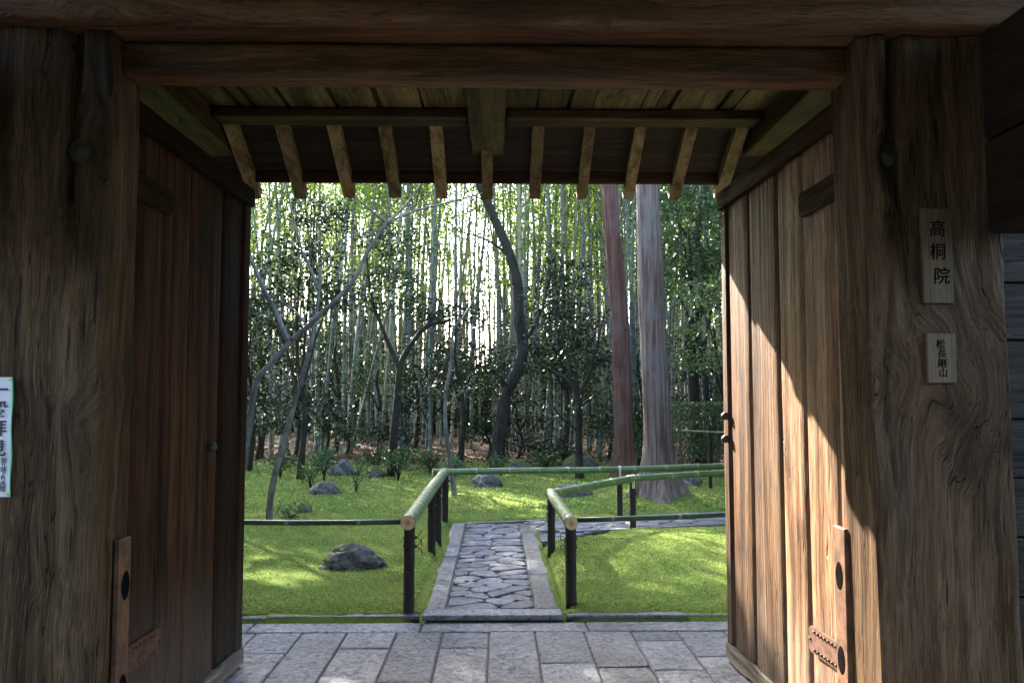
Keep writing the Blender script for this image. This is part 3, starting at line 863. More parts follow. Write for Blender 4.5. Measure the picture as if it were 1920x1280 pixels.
def cordring(parent,x,y,z,r,tails=True):
    parts=[]
    for dz in (-.004,.003):
        n=16; P=[(x+r*math.cos(2*math.pi*k/n),y+r*math.sin(2*math.pi*k/n),z+dz+.003*math.sin(4*math.pi*k/n)) for k in range(n+1)]
        parts.append(tube(P,.0035,5))
    if tails:
        for s in (-1,1):
            parts.append(tube(catmull([(x+r,y-.01,z),(x+r+.02,y-.02,z+.008*s),(x+r+.04,y-.015,z+.03*s+.01),(x+r+.045,y-.01,z+.055*s)],4),.003,5))
        parts.append(tube([(x+r-.004,y-.02,z-.008),(x+r+.012,y-.018,z+.008)],.007,6))
    mesh('cord_tie',*join(parts),M['cord'],parent)
def strap(parent,x,y,zr,rr,rp):
    n=12;V=[];F=[]
    path_=[(-rr-.004,-.10),(-rr-.004,-.02)]+[((rr+.004)*-math.cos(math.pi*k/n),(rr+.004)*math.sin(math.pi*k/n)) for k in range(n+1)]+[(rr+.004,-.02),(rr+.004,-.10)]
    for a_,z in path_:
        V+=[(x-.016,y+a_,zr+z),(x+.016,y+a_,zr+z),(x+.016,y+a_*1.08,zr+z*1.05),(x-.016,y+a_*1.08,zr+z*1.05)]
    for k in range(len(path_)-1):
        for q in range(4): F.append((k*4+q,k*4+(q+1)%4,(k+1)*4+(q+1)%4,(k+1)*4+q))
    F+=[(3,2,1,0),tuple((len(path_)-1)*4+q for q in range(4))]
    mesh('strap',V,F,M['strap'],parent)
fl=empty('bamboo_barrier',(-.59,7.8,.03),'green bamboo barrier on four charred posts, on the rock side of the path','fence')
rail(fl,[(-.596,5.70,.655),(-.60,7.8,.650),(-.605,9.92,.625)],.049,.20,3)
rail(fl,[(-.74,9.83,.628),(.4,10.12,.62),(1.55,10.42,.606),(4.2,11.30,.615)],.038,.42,4)
rail(fl,[(-.655,5.80,.648),(-1.3,5.81,.640),(-1.9,5.79,.652),(-3.4,5.82,.655)],.019,.46,5,'cane_dark',False)
for x_,y_,zt in ((-.594,5.79,.625),(-.609,7.99,.615),(-.592,8.575,.612),(-.598,9.90,.60)):
    charpost(fl,x_,y_,zt)
    cordring(fl,x_,y_,zt-.08,.042); cordring(fl,x_,y_,zt-.14,.042)
charpost(fl,1.542,10.42,.58,.035); strap(fl,1.542,10.42,.606,.038,.035)
charpost(fl,3.3,11.0,.58,.035); charpost(fl,-2.6,5.80,.64,.03)
fr=empty('bamboo_barrier',(.53,7.0,.03),'green bamboo barrier on charred posts, beside the moss bank and side path','fence')
rail(fr,[(.532,5.90,.618),(.53,7.0,.598),(.528,8.08,.582)],.046,.20,6)
rail(fr,[(.50,7.96,.585),(1.0,8.64,.592),(1.526,9.31,.60)],.040,.38,7,cut=False)
rail(fr,[(1.46,9.27,.603),(2.3,9.72,.606),(3.9,10.50,.61)],.037,.42,8,cut=False)
rail(fr,[(.58,6.0,.628),(1.2,6.0,.644),(2.0,6.0,.676),(3.4,6.0,.70)],.019,.50,9,'cane_dark',False)
for x_,y_,zt,r_ in ((.534,5.985,.59,.039),(.528,8.0,.55,.037)):
    charpost(fr,x_,y_,zt,r_)
    cordring(fr,x_,y_,zt-.09,.043,False); cordring(fr,x_,y_,zt-.15,.043,False)
    parts=[tube(catmull([(x_-.04,y_-.03,zt-.09-dz),(x_-.055,y_-.04,zt-.07-dz),(x_-.075,y_-.03,zt-.075-dz),(x_-.07,y_-.03,zt-.10-dz),(x_-.045,y_-.035,zt-.09-dz),(x_-.05,y_-.03,zt-.13-dz)],4),.003,5) for dz in (0,.06)]
    mesh('cord_tail',*join(parts),M['cord'],fr)
charpost(fr,1.526,9.33,.57,.036); strap(fr,1.526,9.31,.60,.038,.036); charpost(fr,3.0,10.08,.57,.036); charpost(fr,2.7,6.0,.66,.03)

# ------------------------------------------------------------------ rocks
def rockmat(name,moss):
    g=G(name); ge=g.n('NewGeometry'); p=g.n('TexCoord').outputs['Object']
    n1=g.noise(p,6.,5.,.65,.5).outputs['Fac']; n2=g.noise(p,40.,4.,.65).outputs['Fac']; n3=g.noise(p,3.,4.,.6).outputs['Fac']
    c=g.mix(g.ramp(n1,.35,.65),(.035,.034,.034),(.17,.162,.15))
    c=g.mix(g.ramp(n2,.5,.7,0.,.6),c,(.03,.03,.03))
    nz=g.n('SeparateXYZ',{0:ge.outputs['Normal']}).outputs[2]; nx_=g.n('SeparateXYZ',{0:ge.outputs['Normal']}).outputs[0]
    mk=g.math('ADD',g.math('SUBTRACT',nz,g.math('MULTIPLY',nx_,.5)),g.math('MULTIPLY',n3,1.3))
    lz=g.n('SeparateXYZ',{0:p}).outputs[2]
    mk=g.math('ADD',mk,g.ramp(g.math('ADD',lz,g.math('MULTIPLY',n1,.06)),.115,.06,0.,1.2))
    c=g.mix(g.ramp(mk,1.95-moss,2.15-moss),c,g.mix(n2,(.05,.06,.012),(.13,.13,.03)))
    return g.done(c,.75,g.bump(g.math('ADD',n1,g.math('MULTIPLY',n2,.5)),.8,.03),.35)
RM=[rockmat('mossy_grey_rock',.55),rockmat('bare_grey_rock',.2),rockmat('moss_covered_rock',1.1)]
import bmesh
def rock(x,y,w,d,h,seed,label,m=0,rot=0.,sub=4):
    bm=bmesh.new(); bmesh.ops.create_icosphere(bm,subdivisions=sub,radius=1.)
    V=[];zb=gz(x,y)
    cr,sr=math.cos(rot),math.sin(rot)
    bm.verts.ensure_lookup_table()
    for v in bm.verts:
        p=v.co.copy()
        k=1+.28*mn.noise(p*1.1+Vector((seed*3.1,0,0)))+.16*mn.noise(p*2.6+Vector((0,seed*2.3,0)))-.34*abs(mn.noise(p*2.6+Vector((seed,0,0))))-.16*abs(mn.noise(p*6.5+Vector((seed,4,0))))-.07*abs(mn.noise(p*15.+Vector((seed,9,0))))
        q=p*k
        for dv in (Vector((.5,-.6,.62)),Vector((-.7,-.3,.64)),Vector((.75,.2,.62)),Vector((.1,-.95,.2))):
            dv=(dv+Vector((mn.noise(Vector((seed,1,dv.x))),mn.noise(Vector((seed,dv.y,3))),0))*.6).normalized()
            e=q.dot(dv)-.80
            if e>0: q-=dv*e*.75
        xx,yy_=q.x*w/2,q.y*d/2
        V.append((x+xx*cr-yy_*sr,y+xx*sr+yy_*cr,zb-.25*h+(q.z+.28)*h*1.15))
    F=[tuple(v.index for v in f.verts) for f in bm.faces]; bm.free()
    return tag(mesh('rock',V,F,RM[m],smooth=True),label,'rock')
rock(-1.23,7.25,.60,.36,.17,1.3,'grey rock with moss cap lying in the moss close to the bamboo barrier',0,.1,5)
rock(-2.55,12.6,.52,.4,.17,2.1,'pointed grey rock beside the small sapling on the moss',1,.2)
rock(-.16,13.6,.56,.4,.21,3.7,'long dark rock lying behind the slender pale tree',1,.05)
rock(1.13,12.2,.58,.35,.18,4.4,'flat dark rock seen between the bamboo rails',1,.2)
rock(2.98,12.95,.55,.45,.22,5.2,'pale lichen-spotted rock at the foot of the bigger cedar',1,.5)
rock(-2.9,16.0,.62,.45,.24,6.6,'tall grey rock behind the bushy green shrub',1,0.)
rock(-2.2,15.3,.42,.4,.2,7.7,'low mossy rock beside the feathery shrub',2,0.)
rock(-.85,16.6,.55,.45,.22,8.3,'rounded mossy boulder at the grove edge behind the barrier corner',2,0.)
rock(.40,16.5,.65,.45,.24,9.9,'dark mossy boulder at the foot of the crooked dark tree',2,0.)
rock(1.72,16.6,.85,.45,.25,10.4,'broad mossy boulder behind the small forked tree',2,.1)
rock(-2.33,10.3,.22,.2,.10,11.4,'small mossy stump of stone by the leaning tree',2,.1,3)

# ------------------------------------------------------------------ foliage helpers
def leaf_arrays(C,D,L,Wd,seed=0,fold=.25,droop=0.):
    r=np.random.default_rng(seed); n=len(C)
    D=D/np.linalg.norm(D,axis=1,keepdims=True)
    rv=r.normal(size=(n,3)); rv[:,2]+=1.2
    S=np.cross(D,rv); S/=np.linalg.norm(S,axis=1,keepdims=True)+1e-9
    Nn=np.cross(S,D)
    L=np.asarray(L).reshape(-1,1)*np.ones((n,1)); Wd=np.asarray(Wd).reshape(-1,1)*np.ones((n,1))
    V=np.empty((n,4,3))
    V[:,0]=C
    mid=C+D*L*.45
    V[:,1]=mid+S*Wd*.5+Nn*Wd*fold
    V[:,3]=mid-S*Wd*.5+Nn*Wd*fold
    V[:,2]=C+D*L-np.array([0,0,1])*L*droop
    return V.reshape(-1,3)
def quads(n): return np.arange(n*4,dtype=np.int32).reshape(-1,4)
# gaps in the canopy through which sun reaches the lawn: (x, y, half width, half length)
GAPS=[(.15,11.7,.15,.5),(2.5,11.35,.12,.35)]
AZ=np.array([SUN.x,SUN.y]); AZ=AZ/np.linalg.norm(AZ)
def in_gap(Pp,grow=0.):
    gxy=Pp[:,:2]-np.outer((Pp[:,2]-.1)/SUN.z,[SUN.x,SUN.y]); m=np.zeros(len(Pp),bool)
    for x,y,w,l in GAPS:
        d=gxy-np.array([x,y]); al=d@AZ; ac=d@np.array([-AZ[1],AZ[0]])
        m|=(np.abs(al)<l+grow*1.4)&(np.abs(ac)<w+grow)
    return m
def cloud(blobs,per,r,clump=.16,flat=.55,size=.07,asp=.5,shell=.45):
    """leaf clumps spread through ellipsoids; returns leaf vertices"""
    Cs=[];Ds=[]
    for (x,y,z,rx,ry,rz_) in blobs:
        vol=4.19*rx*ry*rz_; nc=max(4,int(per*vol**.75))
        d=r.normal(size=(nc,3)); d/=np.linalg.norm(d,axis=1,keepdims=True)
        rad=(shell+(1-shell)*r.random((nc,1)))**.6*(.7+.5*r.random((nc,1)))
        cen=d*rad*np.array([rx,ry,rz_])+np.array([x,y,z])
        for c in cen:
            k=int(r.integers(10,26))
            off=r.normal(size=(k,3))*np.array([clump,clump,clump*flat])
            Cs.append(c+off); dd=off*np.array([1,1,.6])+r.normal(size=(k,3))*clump*.8+np.array([0,0,-.25*clump]); Ds.append(dd)
    C=np.concatenate(Cs); D=np.concatenate(Ds)
    k_=~in_gap(C,.04); C=C[k_]; D=D[k_]
    n=len(C); L=size*(.6+.7*r.random(n))
    return leaf_arrays(C,D,L,L*asp,int(r.integers(1e9)),.2)
LM={'ever':leafmat('dark_glossy_leaves',(.009,.018,.0085),(.022,.038,.017),.2,.36,.3),
    'ever2':leafmat('mid_green_leaves',(.024,.046,.02),(.048,.078,.03),.3,.38,.3),
    'ever3':leafmat('light_glinting_leaves',(.05,.085,.035),(.10,.145,.06),.35,.3,.5),
    'hedge':leafmat('pale_hedge_leaves',(.075,.11,.05),(.16,.20,.11),.35,.28,.6),
    'bam':leafmat('bamboo_leaves',(.065,.105,.032),(.135,.17,.06),.5,.5,.2),
    'sap':leafmat('sapling_leaves',(.03,.085,.035),(.06,.14,.05),.3,.4,.4),
    'cedar':leafmat('cedar_needles',(.03,.055,.02),(.05,.08,.03),.2,.6,.3)}
BK={'pale':bark('pale_smooth_bark',(.11,.105,.09),(.19,.185,.16),(.07,.066,.056),(9,9,5),.6),
    'grey':bark('grey_lichen_bark',(.09,.086,.075),(.19,.185,.165),(.06,.056,.046),(9,9,5),.8),
    'dark':bark('dark_mossy_bark',(.016,.013,.011),(.045,.038,.032),(.026,.028,.014),(8,8,3),1.,(.03,.036,.014)),
    'cedar':bark('cedar_bark_strips',(.10,.058,.047),(.24,.19,.17),(.17,.15,.142),(17,17,.8),1.),
    'redcedar':bark('red_cedar_bark_strips',(.09,.040,.030),(.17,.088,.068),(.15,.10,.088),(17,17,.8),1.)}
def plant(name,label,cat,base,trunks,leafV,leafm,bk,group=None,crown='crown',tn='trunk',sides=8):
    """trunks: list of (points, r0, r1); leafV: leaf vertex array or None"""
    root=empty(name,base,label,cat,group)
    parts=[]
    for i,(P,r0,r1) in enumerate(trunks):
        Q=catmull(P,6); parts.append(tube(Q,taper(len(Q),r0,r1,.8),sides,.18,i*3.+base[0]))
    if parts: mesh(tn,*join(parts),BK[bk],root,smooth=True)
    if leafV is not None: mesh(crown,leafV,quads(len(leafV)//4),LM[leafm],root,origin=base)
    return root

# ------------------------------------------------------------------ the two cedars
def cedar(path_,r0,flare,bk,label,seed):
    base=(path_[0][0],path_[0][1],gz(path_[0][0],path_[0][1])-.05)
    root=empty('cedar_tree',base,label,'tree')
    Q=catmull(path_,40); n=len(Q); S=72; V=[];F=[]
    for i,p in enumerate(Q):
        h=p.z-base[2]; r=r0*(1-.035*h)+flare*math.exp(-h/.35)
        for k in range(S):
            an=2*math.pi*k/S
            lob=flare*.9*math.exp(-h/.3)*max(0,math.sin(an*4+seed))
            st=mn.noise(Vector((math.cos(an)*6.5+seed,math.sin(an)*6.5,h*.75)))
            st2=mn.noise(Vector((math.cos(an)*17+seed,math.sin(an)*17,h*1.8+3)))
            rr=r+lob+.014*st+.012*abs(st2)+.02*mn.noise(Vector((math.cos(an)*1.3,math.sin(an)*1.3+seed,h*.5)))
            V.append((p.x+rr*math.cos(an),p.y+rr*math.sin(an),p.z))
    for i in range(n-1):
        for k in range(S):
            k2=(k+1)%S; F.append((i*S+k,i*S+k2,(i+1)*S+k2,(i+1)*S+k))
    mesh('trunk',V,F,BK[bk],root,smooth=False,origin=base)
    # crown far above the eave line
    r_=np.random.default_rng(int(seed*10)); top=Q[-1]; bl=[];tr=[]
    for k in range(16):
        z=9.5+k*.45; an=k*2.4; L=1.7-.07*k
        px_=base[0]+(top.x-base[0])*z/top.z; py_=base[1]+(top.y-base[1])*z/top.z
        e=(px_+L*math.cos(an),py_+L*math.sin(an),z-.2)
        tr.append(tube([(px_,py_,z),e],[.05,.02],6)); bl.append((px_+L*.75*math.cos(an),py_+L*.75*math.sin(an),z-.1,.7,.7,.35))
    mesh('limbs',*join(tr),BK[bk],root,origin=base)
    lv=cloud(bl,22,r_,.16,.5,.13,.35); mesh('crown',lv,quads(len(lv)//4),LM['cedar'],root,origin=base)
cedar([(2.30,11.75,.02),(2.27,11.62,.75),(2.20,11.55,2.28),(2.13,11.5,4.47),(2.02,11.5,8.),(1.95,11.5,13.),(1.9,11.5,17.)],.185,.16,'cedar','bigger cedar with grey peeling bark and flared roots',1.7)
cedar([(2.22,14.35,.05),(2.20,14.3,.4),(2.148,14.3,2.47),(1.97,14.3,5.18),(1.8,14.3,8.),(1.6,14.3,13.),(1.5,14.3,17.)],.165,.07,'redcedar','slimmer cedar with reddish bark leaning beside the bigger one',4.2)

# ------------------------------------------------------------------ trees with crooked trunks
r_=np.random.default_rng(3)
def twig_leaves(pts,n,size,spread,seed):
    r=np.random.default_rng(seed); P=np.array(pts); k=r.integers(0,len(P),n)
    C=P[k]+r.normal(size=(n,3))*spread; D=r.normal(size=(n,3)); D[:,2]-=.2
    L=size*(.6+.6*r.random(n)); return leaf_arrays(C,D,L,L*.5,seed)
t1=[(-2.80,9.0,.0),(-2.783,9.0,.394),(-2.672,9.0,1.016),(-2.583,9.0,1.643),(-2.472,9.0,1.816),(-2.22,9.0,2.104),(-1.909,9.0,2.394),(-1.568,9.0,2.745),(-1.398,9.0,3.097),(-1.198,9.0,3.404),(-.879,9.0,3.541),(-.53,9.0,3.631),(-.15,9.0,3.74),(.6,9.0,4.0)]
plant('leaning_tree','bare grey tree whose long limb sweeps diagonally over the moss','tree',(-2.80,9.0,gz(-2.8,9.)-.03),
  [(t1[:6],.043,.030),(t1[5:10],.030,.017),(t1[9:],.016,.006),
   ([(-2.249,9.02,2.104),(-2.40,9.05,2.42),(-2.60,9.1,2.80),(-2.75,9.1,3.3),(-2.7,9.1,4.4)],.034,.015),
   ([(-1.187,9.0,3.40),(-.996,9.0,3.6),(-.823,9.0,3.85),(-.5,9.0,4.4)],.018,.006),
   ([(-1.187,9.0,3.40),(-1.404,9.0,3.568),(-1.64,9.0,3.804),(-1.8,9.,4.2)],.014,.006),
   ([(-1.62,9.0,2.70),(-1.62,9.02,2.95),(-1.66,9.0,3.15)],.010,.004),
   ([(-.879,9.0,3.541),(-.7,9.0,3.40),(-.55,9.,3.36)],.008,.003)],
  None,None,'grey')
t2=[(-2.53,9.42,.03),(-2.50,9.36,.415),(-2.40,9.3,.823),(-2.307,9.3,1.176),(-2.196,9.3,1.589),(-2.085,9.3,2.005),(-2.019,9.3,2.364),(-1.989,9.3,2.725),(-1.981,9.3,2.966),(-1.746,9.3,3.27),(-1.268,9.3,3.424),(-.6,9.3,3.95)]
plant('forked_tree','slender forked tree with dark foot rising behind the low bamboo rail','tree',(-2.53,9.42,gz(-2.53,9.42)-.05),
  [(t2[:6],.040,.026),(t2[5:9],.026,.016),(t2[8:],.013,.005),([(-1.989,9.3,2.70),(-2.1,9.3,2.966),(-2.225,9.3,3.269),(-2.4,9.3,4.)],.022,.008),
   ([(-2.05,9.3,2.2),(-2.3,9.35,2.5),(-2.75,9.4,2.75)],.018,.006),([(-2.2,9.3,1.58),(-1.95,9.3,1.9),(-1.88,9.3,2.2)],.014,.005)],
  None,None,'grey')
plant('slender_tree','slender pale tree curving up behind the barrier corner','tree',(-.57,11.78,gz(-.57,11.78)-.04),
  [([(-.57,11.78,.0),(-.60,11.85,.26),(-.640,11.9,.50),(-.713,11.9,1.008),(-.716,11.9,1.538),(-.642,11.9,1.996),(-.614,11.9,2.455),(-.447,11.9,2.687),(-.2,11.9,3.1)],.042,.014),
   ([(-.71,11.9,1.45),(-.86,11.9,1.62),(-1.02,11.9,1.66)],.014,.005),([(-.714,11.9,1.35),(-.58,11.9,1.52),(-.42,11.9,1.6)],.012,.005)],
  cloud([(-.86,11.9,1.58,.42,.35,.10),(-.48,11.9,1.60,.26,.25,.09),(-.2,11.9,3.0,.35,.3,.18)],26,r_,.08,.35,.07,.45),'ever','pale')
plant('crooked_tree','dark crooked tree trunk kinking upward through the bamboo','tree',(.087,17.0,gz(.09,17.)-.05),
  [([(.0,17.,.05),(.055,17.,.58),(.13,17.,1.12),(.22,17.,1.61),(.46,17.,2.1),(.545,17.,2.54),(.48,17.,3.09),(.457,17.,3.69),(.36,17.,4.19),(.16,17.,4.75),(-.06,17.,5.25),(-.30,17.,5.81),(-.7,17.,7.)],.14,.085),
   ([(.46,17.,2.5),(.75,17.,2.9),(1.0,17.,3.5),(1.1,17.,4.2)],.05,.02),([(.3,17.,4.4),(-.2,17.,4.75),(-.75,16.9,4.9)],.035,.012),([(.3,17.,1.6),(.1,16.8,1.9),(-.1,16.6,2.0)],.03,.01)],
  cloud([(-.6,16.9,7.2,1.2,1.,.7),(1.1,17.,4.4,.5,.5,.4)],22,r_,.14,.5,.08,.5),'ever','dark',sides=14)
plant('arching_tree','dark evergreen arching over with a bare curved limb','tree',(-1.86,15.0,gz(-1.86,15.)-.05),
  [([(-1.88,15.0,.1),(-1.817,15.0,.976),(-1.774,15.0,1.548),(-1.713,15.0,2.124),(-1.495,15.0,2.51),(-1.256,15.0,2.781),(-.852,15.0,2.898)],.085,.028),
   ([(-1.73,15.,2.0),(-2.05,15.1,2.7),(-2.3,15.2,3.4),(-2.4,15.2,4.2)],.05,.015),([(-1.25,15.,2.78),(-1.05,15.,3.1),(-1.0,15.,3.4)],.02,.008)],
  cloud([(-1.95,15.3,3.45,.75,.6,.55),(-1.5,15.2,3.15,.45,.45,.22),(-.85,15.1,3.05,.7,.5,.22),(-1.9,15.2,4.4,.6,.6,.35)],80,r_,.13,.45,.075,.5),'ever','dark')
plant('small_forked_tree','small dark tree forking low beside the reddish cedar','tree',(1.445,14.5,gz(1.445,14.5)-.05),
  [([(1.45,14.5,.0),(1.445,14.5,.35),(1.439,14.5,.991),(1.414,14.5,1.547),(1.21,14.5,1.826),(.745,14.5,2.105),(.5,14.5,2.5)],.085,.02),
   ([(1.414,14.5,1.5),(1.62,14.5,1.9),(1.75,14.4,2.4),(1.9,14.4,3.)],.045,.012),([(1.42,14.5,1.3),(1.8,14.5,1.6),(2.1,14.5,1.75)],.025,.008),([(1.3,14.5,1.75),(1.25,14.5,2.2),(1.05,14.5,2.7)],.03,.01),([(1.44,14.5,.9),(1.1,14.5,1.2),(.8,14.5,1.6)],.025,.008)],
  cloud([(1.35,14.9,2.6,.75,.5,.75),(1.5,14.6,1.25,.55,.4,.25),(1.1,14.8,3.3,.6,.5,.4),(1.9,14.7,1.0,.4,.4,.2)],75,r_,.13,.45,.07,.5),'ever','dark')
def evergreen(base,h,blobs,label,leafm='ever',per=34,size=.075,group=None,name='evergreen_tree',cat='tree'):
    x,y=base; z=gz(x,y)-.05; tr=[]
    lean=[(x,y,z)]
    b0=blobs[0]
    tr.append(([(x,y,z),(x+(b0[0]-x)*.25+.08,y,z+h*.35),(x+(b0[0]-x)*.6-.05,y,z+h*.65),(b0[0],b0[1],b0[2])],.028+.012*h,.015))
    for b in blobs[1:]:
        tr.append(([(x+(b0[0]-x)*.3,y,z+h*.4),((x+b[0])/2,(y+b[1])/2,(z+h*.45+b[2])/2+.1),(b[0],b[1],b[2])],.012+.006*h,.008))
    return plant(name,label,cat,(x,y,z),tr,cloud(blobs,per*1.9,r_,.13,.4,size*1.15,.5),leafm,'dark',group)
evergreen((-3.5,15.0),3.6,[(-3.56,15.,3.75,.9,.7,.7),(-4.1,15.1,3.0,.7,.6,.4),(-3.0,14.9,3.2,.5,.5,.3),(-3.3,15.,4.8,.7,.6,.4)],'layered dark evergreen standing behind the leaning bare limb')
evergreen((-4.7,16.0),3.2,[(-4.7,16.,2.8,.8,.7,.9),(-5.2,16.,1.7,.6,.6,.5),(-4.4,16.,1.2,.5,.5,.4)],'dense low-branched dark evergreen behind the edge of the open plank door')
evergreen((-.75,17.6),3.3,[(-.85,17.6,3.2,.85,.7,.35),(-.2,17.6,2.3,.6,.6,.4),(-1.2,17.6,2.2,.55,.5,.5)],'spreading dark evergreen just behind the slender pale tree')
evergreen((1.5,18.2),4.,[(1.4,18.2,3.1,.9,.7,.7),(1.9,18.2,2.2,.7,.6,.5),(.9,18.2,2.3,.6,.6,.5),(1.5,18.2,4.2,.7,.6,.5)],'tall dark evergreen behind the small forked tree')
evergreen((4.3,17.0),5.5,[(4.0,17.,5.0,1.2,1.,.9),(4.6,17.,3.9,1.1,.9,.7),(3.5,16.8,3.9,.7,.7,.5),(4.9,16.8,5.6,1.,.9,.7),(3.6,17.,6.0,.9,.8,.5)],'tall green evergreen with glinting leaves right behind the bigger cedar','ever3',26,.085)
evergreen((4.1,14.4),3.2,[(3.8,14.4,2.75,.8,.6,.32),(3.45,14.3,2.2,.55,.5,.22),(4.2,14.4,2.1,.7,.6,.3),(4.3,14.5,3.4,.7,.6,.4),(3.5,14.4,3.3,.5,.5,.25)],'leafy evergreen with flat layered sprays above the clipped hedge','ever3',26,.075)
def landmark(a_):
    for lim,w in ((-.235,'behind the edge of the open door in shade'),(-.17,'behind the slender forked tree'),(-.115,'behind the feathery shrub'),(-.06,'behind the arching evergreen'),(-.02,'behind the slender pale tree'),(.045,'behind the crooked dark tree'),(.115,'behind the small forked tree'),(.20,'behind the two cedars'),(9,'behind the clipped hedge')):
        if a_<lim: return w
low=[(-5.2,18.2,1.6),(-3.3,18.4,.9),(-1.9,19.6,3.2),(.2,20.2,2.8),(1.9,19.4,3.0),(3.4,19.6,3.4),(-.9,20.6,3.6),(-3.9,20.4,3.8),(-5.6,20.0,3.6),(4.9,19.0,2.6),(2.5,18.6,1.3),(-2.2,17.8,.9),(.9,17.4,.7),(2.7,16.0,1.0),(-3.6,17.6,1.5),(-.2,18.4,1.1),(3.0,17.6,1.8),(-1.5,18.6,1.9),(.5,19.0,1.6),(-2.7,19.2,2.6),(-4.4,18.4,2.2)]
for i,(x_,y_,h_) in enumerate(low):
    z_=gz(x_,y_)
    evergreen((x_,y_),h_,[(x_,y_,z_+h_*.75,.45+.12*h_,.45,.22+.12*h_),(x_+.35,y_,z_+h_*.5,.4,.4,.2),(x_-.35,y_+.1,z_+h_*.55,.4,.4,.2)],
      ('%s dark glossy shrub among the bamboo %s'%('tall' if h_>2.5 else 'mid-height' if h_>1.4 else 'low',landmark(x_/y_))),('ever','ever2')[i%3==1],34,.07,'evergreen shrubs at the grove edge','evergreen_shrub','shrub')
# unseen tall trees added at both sides to keep sky light off the doors
for i,(x_,y_,h_) in enumerate(((-5.6,6.6,8.5),(-5.9,8.8,7.6),(-6.3,11.0,7.2),(-7.4,13.4,8.),(-5.4,4.6,8.),(5.3,6.4,8.),(5.6,9.0,8.),(6.4,11.6,7.),(6.9,14.2,6.5))):
    z_=gz(x_,y_)
    evergreen((x_,y_),h_*.8,[(x_,y_,z_+h_*.85,1.2,1.2,1.4),(x_-.3,y_+.5,z_+h_*.62,1.45,1.4,1.2),(x_+.3,y_-.5,z_+h_*.42,1.5,1.4,1.2),(x_,y_+.4,z_+h_*.22,1.3,1.4,1.1)],
      'unseen tall evergreen added to block sky, %s the gate wall, %s'%(('second from','third from','fourth from','fifth from','hard by','hard by','second from','third from','fourth from')[i],'beyond the shaded door' if x_<0 else 'beyond the sunlit door'),'ever',34,.18)
for i,(x_,y_,h_) in enumerate(((7.6,17.6,7.),(9.2,20.4,8.),(8.9,15.2,7.),(11.2,23.0,8.5),(10.8,18.2,7.5),(13.6,21.,8.))):
    z_=gz(x_,y_)
    evergreen((x_,y_),h_*.8,[(x_,y_,z_+h_*.8,1.3,1.2,1.2),(x_-.4,y_+.3,z_+h_*.5,1.5,1.3,1.1),(x_+.4,y_-.3,z_+h_*.24,1.4,1.3,1.0)],
      'broad evergreen, %s of the row running on past the clipped hedge'%('first','second','third','fourth','fifth','sixth')[i],'ever2',13,.15)
for i,x_ in enumerate((-6.1,-7.5,-8.9,-10.2)):  # unseen flat crowns added to keep the sun off the paving
    z_=gz(x_,18.); o=evergreen((x_,18.),8.7,[(x_,18.,z_+9.05,.95,1.1,.40),(x_-.5,18.4,z_+9.0,.7,.8,.38),(x_+.5,17.6,z_+8.95,.7,.8,.34)],
      'unseen flat-topped pine added to shade the paving, %s from the shaded door side'%('first','second','third','fourth')[i],'cedar',22,.16,None,'paving_shade_pine')
# the grove-edge crooked trunk on the right
plant('crooked_tree','twisted bare dark trunk rising out of the leaves beyond the bigger cedar','tree',(4.45,18.2,gz(4.45,18.2)-.05),
  [([(4.45,18.2,.1),(4.35,18.2,1.6),(4.30,18.2,2.9),(4.55,18.2,3.6),(4.62,18.2,4.4),(4.45,18.2,5.0),(4.65,18.2,5.8),(4.75,18.2,7.)],.15,.07),([(4.5,18.2,4.8),(4.1,18.2,5.3),(3.9,18.2,5.9)],.05,.02)],None,None,'dark',sides=10)
# ------------------------------------------------------------------ hedge, pole fence, saplings
z_=gz(4.3,15.2)
hb=np.random.default_rng(8); n=9000
C=np.stack([3.22+2.3*hb.random(n),14.85+.8*hb.random(n),z_+.25+(1.18-.25)*hb.random(n)**.8],1)
C[:,2]=np.where(hb.random(n)<.3,1.33+.06*hb.random(n),C[:,2])
D=hb.normal(size=(n,3)); D[:,2]+=.5
lv=leaf_arrays(C,D,.05+.03*hb.random(n),.03,4)
root=empty('clipped_hedge',(4.3,15.25,z_-.02),'flat-topped clipped hedge with pale glinting leaves','hedge')
parts=[tube([(3.4+.22*k,15.2+.15*math.sin(k*2.1),z_-.04),(3.4+.22*k+.05*math.sin(k),15.2+.1*math.cos(k),z_+.7),(3.4+.22*k+.1*math.sin(k*3),15.25,z_+1.1)],[.018,.013,.008],5) for k in range(10)]
mesh('stems',*join(parts),BK['grey'],root); mesh('foliage',lv,quads(n),LM['hedge'],root,origin=(4.3,15.25,z_-.02))
pf=empty('pole_fence',(3.9,13.0,gz(3.9,13.)),'low fence of one weathered bamboo pole tied to thin posts','fence')
v,f,mi=cane([(2.90,13.0,.985),(3.8,13.0,.95),(5.2,13.05,.97)],.014,.35,21)
mesh('rail',v,f,[plain('dry_bamboo',(.30,.20,.12),.5,0,.3),M['cane_node']],pf,smooth=True,mi=mi)
for x_ in (3.35,4.3,5.1):
    charpost(pf,x_,13.02,1.05,.028)
